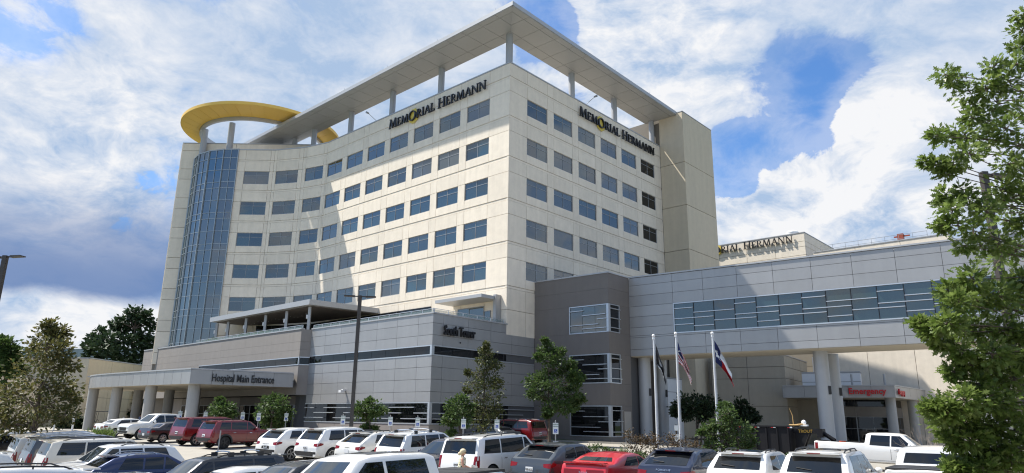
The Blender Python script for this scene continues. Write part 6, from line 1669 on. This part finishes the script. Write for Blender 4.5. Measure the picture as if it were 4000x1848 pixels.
def blades(name, px, y, n, h, label, dz=.1, seed=1, spread=.5, m=None):
    rg = np.random.default_rng(seed); x = sx(px, y); b = np.array([x, y, gz(x, y) + dz - .02]); root = thing(name, tuple(b), label, 'plant', 'strappy plants and grass clumps')
    P = b + np.c_[rg.normal(size=(n, 2)) * spread * .35, np.zeros(n)]; Dv = np.c_[rg.normal(size=(n, 2)) * .45, np.ones(n)]
    leaves('blades', P, Dv, rg.uniform(.6, 1.1, n) * h, np.array([(-.03, 0), (.03, 0), (.035, .5), (0, 1), (-.035, .5)]), m or LY, root, rg, .1)
blades('daylily_clump', 2425, 38.5, 150, .95, 'strappy light green plant beside the russet shrub', seed=2, spread=.6)
blades('grass_clump', 400, 57, 260, .9, 'bright grass clump below the second canopy column', seed=3, spread=1.2)
blades('grass_clump', 190, 46, 900, .75, 'bright strip of long grass under the orange-leaved tree', seed=4, spread=3.2)
for i, (x, y) in enumerate(((-36.3, 83.6), (-30.3, 78.2), (-27.4, 75.4))):
    tree('terrace_plant', (x + .5, y + .6, ZPOD - .3), [((x + .5 + dx, y + .6 - dx * .9, ZPOD + .25 + .12 * (k % 2)), .32) for k, dx in enumerate((-.9, -.45, 0, .45, .9))], ('terrace planting beside the curtain wall', 'terrace planting in the middle of the taupe parapet', 'terrace planting nearest the taupe corner')[i], LG, .16, 4, seed=50 + i, trunk_r=.02, stems=4, cat='plant', group='plants on the roof terrace')
# bare twiggy bush
def bare_bush(px, y, label, seed, H_=2.6):
    r_ = random.Random(seed); x = sx(px, y); b = Vector((x, y, gz(x, y))); root = thing('bare_bush', b, label, 'shrub'); mb = MB()
    def grow(p, d, L, r, k):
        q = p + d * L; mid_ = (p + q) / 2 + Vector((r_.uniform(-.06, .06), r_.uniform(-.06, .06), 0)) * L * 2; mb.path([p, mid_, q], [r, r * .8, r * .6], 4)
        if k == 0: return
        for _ in range(r_.choice((2, 3, 3))):
            e = (d + Vector((r_.uniform(-.75, .75), r_.uniform(-.6, .6), r_.uniform(-.3, .35)))).normalized(); grow(q if r_.random() < .6 else mid_, e, L * r_.uniform(.6, .85), r * .6, k - 1)
    for k in range(9):
        a_ = r_.uniform(0, 2 * pi); grow(b + Vector((r_.uniform(-.2, .2), r_.uniform(-.2, .2), -.05)), Vector((cos(a_) * .75, sin(a_) * .5, 1)).normalized(), H_ * .36, .020, 4)
    mb.obj('twigs', mat('dry_twig', (0.30, 0.25, 0.20), .9, var=.1), root)
bare_bush(3665, 30, 'leafless twiggy bush between the work truck and the oak', 3, 2.9)
# oak in the right foreground
OAK = [(3990, 120, 42), (3985, 185, 28), (3690, 292, 34), (3740, 315, 36), (3880, 262, 36), (3945, 315, 60), (3850, 345, 50), (3785, 355, 50), (3800, 405, 42), (3900, 405, 66), (3975, 425, 54), (3860, 472, 50), (3930, 505, 60), (3985, 565, 50),
       (3660, 532, 30), (3710, 530, 40), (3770, 530, 42), (3850, 545, 50), (3620, 632, 20), (3660, 642, 28), (3720, 640, 38), (3780, 602, 48), (3940, 640, 46), (3990, 660, 46), (3705, 682, 28), (3760, 740, 32), (3910, 745, 56), (3975, 765, 50), (3690, 762, 28), (3680, 802, 28), (3722, 822, 40), (3790, 792, 46), (3860, 832, 56), (3940, 862, 64), (3995, 882, 44), (3680, 880, 24), (3742, 882, 40), (3802, 902, 40),
       (3770, 960, 30), (3830, 962, 40), (3900, 950, 56), (3970, 982, 50), (3800, 1092, 46), (3705, 1142, 30), (3742, 1182, 46), (3822, 1172, 56), (3900, 1152, 62), (3975, 1152, 50), (3595, 1262, 20), (3642, 1292, 28), (3702, 1262, 40), (3762, 1292, 48), (3842, 1282, 62), (3932, 1282, 62), (3992, 1302, 48), (3682, 1342, 28), (3762, 1372, 32), (3872, 1382, 54), (3952, 1392, 54), (3792, 1432, 34), (3722, 1452, 22), (3882, 1472, 46), (3962, 1482, 48),
       (3640, 1602, 28), (3692, 1592, 40), (3762, 1562, 46), (3852, 1562, 54), (3942, 1582, 62), (3702, 1662, 40), (3782, 1662, 46), (3872, 1662, 54), (3962, 1682, 48), (3722, 1722, 30), (3802, 1722, 40), (3722, 1822, 26), (3792, 1802, 38), (3872, 1792, 46), (3952, 1802, 54), (3882, 1750, 40), (3990, 1100, 50), (3990, 1420, 40), (3760, 1840, 36), (3840, 1835, 44), (3930, 1840, 50), (3995, 1750, 40), (3990, 60, 30), (3970, 250, 36), (3800, 460, 34), (3700, 1610, 34), (3820, 1500, 34)]
YO = 11.5
ob = PXB(OAK, YO, 1.6, 30)
ob = [(c_, r_2 * (.95 if q_[1] > 900 else .85), 1.25 if q_[1] > 1050 else .68) for (c_, r_2), q_ in zip(ob, OAK)]
r30 = random.Random(31)
for _ in range(60):                                  # the part of the crown beyond the right edge of the frame
    ob.append(((r30.uniform(9.3, 12.6), r30.uniform(9.8, 14.0), r30.uniform(1.6, 8.6)), .42))
tree('oak_tree', (10.4, 11.9, gz(10.4, 11.9)), ob, 'leafy green oak filling the right edge in the foreground', LOAK, .115, 4.0, tmpl=OAKL, seed=30, trunk_r=.17, trunk_to=(10.1, 11.8, 8.2), clump=.58, shell=.3, limb=.10, group='trees round the car park')

# ================================================================== golf cart and people
x, y = at_px(398, 82); z = gz(x, y); gc = thing('golf_cart', (x, y, z), 'golf cart with canopy roof parked between the drop-off columns', 'golf cart', rz=radians(200)); GM = wm(gc)
GCB = mat('cart_body', (0.05, 0.055, 0.07), .4, coat=.5); SEAT = mat('cart_seat', (0.35, 0.33, 0.30), .7)
def gp(nm, mb, m, par=gc): return inst(nm, mb.mesh(nm, [m], 40), GM, par)
mb = MB(); mb.box(-1.2, 1.15, -.58, .58, .25, .38); mb.box(-1.2, -.35, -.56, .56, .38, .75); mb.add([(.75, -.55, .38), (1.2, -.5, .38), (1.2, .5, .38), (.75, .55, .38), (.7, -.55, .95), (.95, -.45, .85), (.95, .45, .85), (.7, .55, .95)], [(0, 1, 5, 4), (1, 2, 6, 5), (2, 3, 7, 6), (3, 0, 4, 7), (4, 5, 6, 7)]); gp('body', mb, GCB)
gp('seat', MB().box(-.45, .1, -.52, .52, .75, .86), SEAT); gp('backrest', MB().box(-.55, -.43, -.52, .52, .86, 1.3), SEAT)
mb = MB().box(-1.1, .95, -.62, .62, 1.95, 2.02); gp('roof', mb, GCB)
for xx, x2 in ((-1.0, -.95), (.72, .6)):
    for sg in (-1, 1): gp('roof_post', MB().tube((xx, sg * .52, .6), (x2, sg * .54, 1.96), .02, n=6), BLACK)
for xx in (-.75, .85):
    for sg in (-1, 1): gp('wheel', MB().lathe([(.08, -.1), (.22, -.1), (.24, 0), (.22, .1), (.08, .1)], 18, Matrix.Translation((xx, sg * .52, .24)) @ Matrix.Rotation(pi / 2, 4, 'X'), closed=True), TYRE)
gp('steering_wheel', MB().lathe([(.15, -.012), (.175, 0), (.15, .012)], 16, Matrix.Translation((.42, .25, 1.02)) @ Matrix.Rotation(-.9, 4, 'Y'), closed=True), BLACK)

def person(loc, yaw, label, height, top_m, skin_m, hair_m, pose):
    """one continuous skinned body; dress, hair and glasses are children"""
    k = height / 1.66
    J = pose; names = list(J); idx = {n: i for i, n in enumerate(names)}
    me = bpy.data.meshes.new('body'); vs = [J[n][0] for n in names]
    ed = [(idx[n], idx[J[n][2]]) for n in names if J[n][2]]
    me.from_pydata([Vector(v) * k for v in vs], ed, []); o = bpy.data.objects.new('b', me); COL.objects.link(o)
    o.modifiers.new('s', 'SKIN')
    for n, sv in zip(names, me.skin_vertices[0].data): sv.radius = (J[n][1] * k, J[n][1] * k); sv.use_root = (n == 'pelvis')
    sb = o.modifiers.new('ss', 'SUBSURF'); sb.levels = 2; sb.render_levels = 2
    dg = bpy.context.evaluated_depsgraph_get(); res = bpy.data.meshes.new_from_object(o.evaluated_get(dg)); bpy.data.objects.remove(o)
    res.materials.clear(); res.materials.append(skin_m); res.polygons.foreach_set('use_smooth', [True] * len(res.polygons))
    r = thing('person', loc, label, 'person', rz=yaw); inst('body', res, wm(r), r); return r, k
SKIN = mat('skin', (0.50, 0.26, 0.18), .55, var=.04, vscale=12); HAIR = mat('hair_blonde', (0.60, 0.50, 0.32), .6, var=.15, vscale=30)
DRESS = mat('dress_print', (0.62, 0.60, 0.46), .8, var=0)
t = DRESS.node_tree; b = t.nodes['Principled BSDF']; g = t.nodes.new('ShaderNodeTexCoord'); vo = t.nodes.new('ShaderNodeTexNoise'); vo.inputs['Scale'].default_value = 17; vo.inputs['Detail'].default_value = 2; t.links.new(g.outputs['Object'], vo.inputs['Vector'])
rp_ = t.nodes.new('ShaderNodeValToRGB'); rp_.color_ramp.interpolation = 'CONSTANT'; e = rp_.color_ramp.elements; e[0].position = 0; e[0].color = (.10, .13, .06, 1); e[1].position = .42; e[1].color = (.68, .65, .52, 1); q = e.new(.56); q.color = (.55, .45, .16, 1); q = e.new(.62); q.color = (.70, .68, .58, 1)
t.links.new(vo.outputs['Fac'], rp_.inputs[0]); t.links.new(rp_.outputs[0], b.inputs['Base Color'])
# walking to +x, left arm forward; x forward, y left
pose = {'pelvis': ((0, 0, .90), .125, None), 'waist': ((.01, 0, 1.05), .105, 'pelvis'), 'chest': ((.03, 0, 1.24), .118, 'waist'), 'neckb': ((.035, 0, 1.385), .055, 'chest'), 'neck': ((.05, 0, 1.44), .048, 'neckb'), 'head': ((.075, 0, 1.53), .088, 'neck'), 'crown': ((.07, 0, 1.60), .072, 'head'),
        'nose': ((.165, 0, 1.515), .014, 'head'),
        'shl': ((.03, .155, 1.345), .052, 'chest'), 'ell': ((.10, .20, 1.10), .040, 'shl'), 'wrl': ((.32, .17, 1.02), .027, 'ell'), 'hal': ((.385, .155, 1.01), .030, 'wrl'),
        'shr': ((.03, -.155, 1.345), .052, 'chest'), 'elr': ((.06, -.21, 1.09), .040, 'shr'), 'wrr': ((.30, -.20, .98), .027, 'elr'), 'har': ((.365, -.195, .965), .030, 'wrr'),
        'hil': ((.01, .085, .86), .095, 'pelvis'), 'knl': ((.17, .09, .50), .058, 'hil'), 'anl': ((.22, .09, .09), .036, 'knl'), 'tol': ((.36, .09, .045), .028, 'anl'),
        'hir': ((-.01, -.085, .86), .095, 'pelvis'), 'knr': ((-.02, -.09, .48), .058, 'hir'), 'anr': ((-.22, -.09, .12), .036, 'knr'), 'tor': ((-.10, -.09, .035), .028, 'anr')}
for hn, sgn_ in (('l', 1), ('r', -1)):
    hx, hy, hz_ = pose['ha' + hn][0]
    for fi, (dy, ln) in enumerate(((-.022, .058), (-.008, .070), (.008, .066), (.022, .052))):
        pose[f'f{hn}{fi}a'] = ((hx + .045, hy + dy, hz_ + .004), .0095, 'ha' + hn); pose[f'f{hn}{fi}b'] = ((hx + .045 + ln * .55, hy + dy, hz_ - .012), .0085, f'f{hn}{fi}a'); pose[f'f{hn}{fi}c'] = ((hx + .045 + ln * .75, hy + dy, hz_ - .040), .0075, f'f{hn}{fi}b')
    pose[f't{hn}a'] = ((hx + .02, hy - sgn_ * .035, hz_ + .015), .0105, 'ha' + hn); pose[f't{hn}b'] = ((hx + .055, hy - sgn_ * .042, hz_ + .016), .009, f't{hn}a')
wx_, wy_ = at_px(1806, 24.6)
wom, kk_ = person((wx_, wy_, gz(wx_, wy_)), radians(4), 'blonde woman in sunglasses and patterned sleeveless dress walking right', 1.62, DRESS, SKIN, HAIR, pose)
WMx = wm(wom) @ Matrix.Scale(kk_, 4)
mb = MB(); n = 28; prof = [(.03, .105, .135, 1.385), (.035, .128, .165, 1.33), (.03, .135, .165, 1.22), (.015, .125, .150, 1.08), (.0, .150, .178, .95), (.01, .185, .20, .78), (.02, .23, .22, .60), (.025, .26, .24, .42)]
vs = []; fs = []
for j, (cx, rx, ry, zz_) in enumerate(prof):
    for i in range(n):
        a_ = 2 * pi * i / n; fo = 1 + (.06 * sin(a_ * 7 + j) * max(0, j - 3) / 4); vs.append((cx + rx * cos(a_) * fo, ry * sin(a_) * fo, zz_))
for j in range(len(prof) - 1):
    for i in range(n): fs.append((j * n + i, (j + 1) * n + i, (j + 1) * n + (i + 1) % n, j * n + (i + 1) % n))
mb.add(vs, fs); inst('dress', mb.mesh('dress', [DRESS], 60), WMx, wom)
for sg in (-1, 1): inst('strap', MB().path([(.10, sg * .09, 1.35), (.04, sg * .10, 1.405), (-.05, sg * .09, 1.35)], [.018] * 3, 6).mesh('strap', [DRESS]), WMx, wom)
mb = MB(); mb.sphere((.052, 0, 1.572), .112, 14, (1.0, .92, .88)); mb.sphere((-.005, 0, 1.53), .085, 12, (.8, 1, 1.1)); mb.sphere((-.075, 0, 1.495), .05, 10, (1, 1, 1.2)); inst('hair', mb.mesh('hair', [HAIR], 60), WMx, wom)
mb = MB(); mb.box(.145, .165, -.075, -.008, 1.528, 1.562); mb.box(.145, .165, .008, .075, 1.528, 1.562); mb.box(.15, .163, -.008, .008, 1.548, 1.556); mb.box(.03, .15, -.092, -.086, 1.545, 1.555); mb.box(.03, .15, .086, .092, 1.545, 1.555); inst('sunglasses', mb.mesh('sunglasses', [BLACK]), WMx, wom)
mb = MB().box(.152, .162, -.025, .025, 1.462, 1.471); inst('mouth', mb.mesh('mouth', [mat('lips', (0.4, 0.1, 0.09), .5, var=0)]), WMx, wom)
for sg in (-1, 1): inst('ear', MB().sphere((.055, sg * .09, 1.52), .024, 8, (.7, .4, 1.2)).mesh('ear', [SKIN], 60), WMx, wom)
for an in ('l', 'r'):
    a_ = pose['an' + an][0]; tt = pose['to' + an][0]; inst('shoe', MB().path([(a_[0] - .06, a_[1], tt[2] - .005), ((a_[0] + tt[0]) / 2, a_[1], tt[2]), (tt[0] + .04, tt[1], tt[2] - .008)], [.035, .042, .026], 8).mesh('shoe', [WHITE], 60), WMx, wom)
o = MB().box(-.10, .11, -.004, .004, -.07, .07, WMx @ Matrix.Translation((.45, .15, 1.04)) @ Matrix.Rotation(.35, 4, 'Y') @ Matrix.Rotation(.3, 4, 'X')).obj('paper', WHITE); tag(o, 'folded white papers in the walking woman\'s hand', 'paper')
# seated visitor by the drop-off column
pose2 = {'pelvis': ((0, 0, .92), .15, None), 'waist': ((0, 0, 1.08), .135, 'pelvis'), 'chest': ((0, 0, 1.28), .15, 'waist'), 'neck': ((.02, 0, 1.47), .055, 'chest'), 'head': ((.04, 0, 1.58), .092, 'neck'), 'crown': ((.03, 0, 1.66), .075, 'head'),
         'shl': ((0, .19, 1.40), .06, 'chest'), 'ell': ((-.02, .24, 1.12), .047, 'shl'), 'wrl': ((.08, .24, .90), .034, 'ell'), 'hal': ((.11, .24, .82), .034, 'wrl'), 'shr': ((0, -.19, 1.40), .06, 'chest'), 'elr': ((-.02, -.24, 1.12), .047, 'shr'), 'wrr': ((.08, -.24, .90), .034, 'elr'), 'har': ((.11, -.24, .82), .034, 'wrr'),
         'hil': ((0, .09, .86), .10, 'pelvis'), 'knl': ((.06, .09, .48), .066, 'hil'), 'anl': ((.0, .09, .09), .045, 'knl'), 'tol': ((.14, .09, .045), .035, 'anl'), 'hir': ((0, -.09, .86), .10, 'pelvis'), 'knr': ((.02, -.09, .48), .066, 'hir'), 'anr': ((-.05, -.09, .09), .045, 'knr'), 'tor': ((.10, -.09, .045), .035, 'anr')}
BLU = mat('shirt_blue', (0.18, 0.24, 0.42), .8, var=.1)
vx, vy = at_px(545, 80); vis, kv = person((vx, vy, gz(vx, vy)), radians(-120), 'distant person in pale blue top under the drop-off canopy', 1.7, BLU, SKIN, HAIR, pose2)
VM = wm(vis) @ Matrix.Scale(kv, 4)
mb = MB(); prof = [(0, .13, .20, 1.44), (0, .17, .215, 1.36), (0, .165, .19, 1.15), (0, .17, .19, .95), (0, .165, .19, .86)]; vs = []; fs = []
for j, (cx, rx, ry, zz_) in enumerate(prof):
    for i in range(n): a_ = 2 * pi * i / n; vs.append((cx + rx * cos(a_), ry * sin(a_), zz_))
for j in range(len(prof) - 1):
    for i in range(n): fs.append((j * n + i, (j + 1) * n + i, (j + 1) * n + (i + 1) % n, j * n + (i + 1) % n))
mb.add(vs, fs); inst('shirt', mb.mesh('shirt', [BLU], 60), VM, vis)
inst('hair', MB().sphere((.02, 0, 1.63), .115, 12, (1, .95, .9)).mesh('hair', [mat('hair_dark', (0.03, 0.025, 0.02), .6)], 60), VM, vis)
tro = MB()
for sg, kn, an in ((1, 'knl', 'anl'), (-1, 'knr', 'anr')): tro.path([(0, sg * .09, .9), pose2[kn][0], (pose2[an][0][0], pose2[an][0][1], .12)], [.118, .085, .075], 10)
inst('trousers', tro.mesh('trousers', [mat('trousers_dark', (0.03, 0.03, 0.04), .8)], 60), VM, vis)
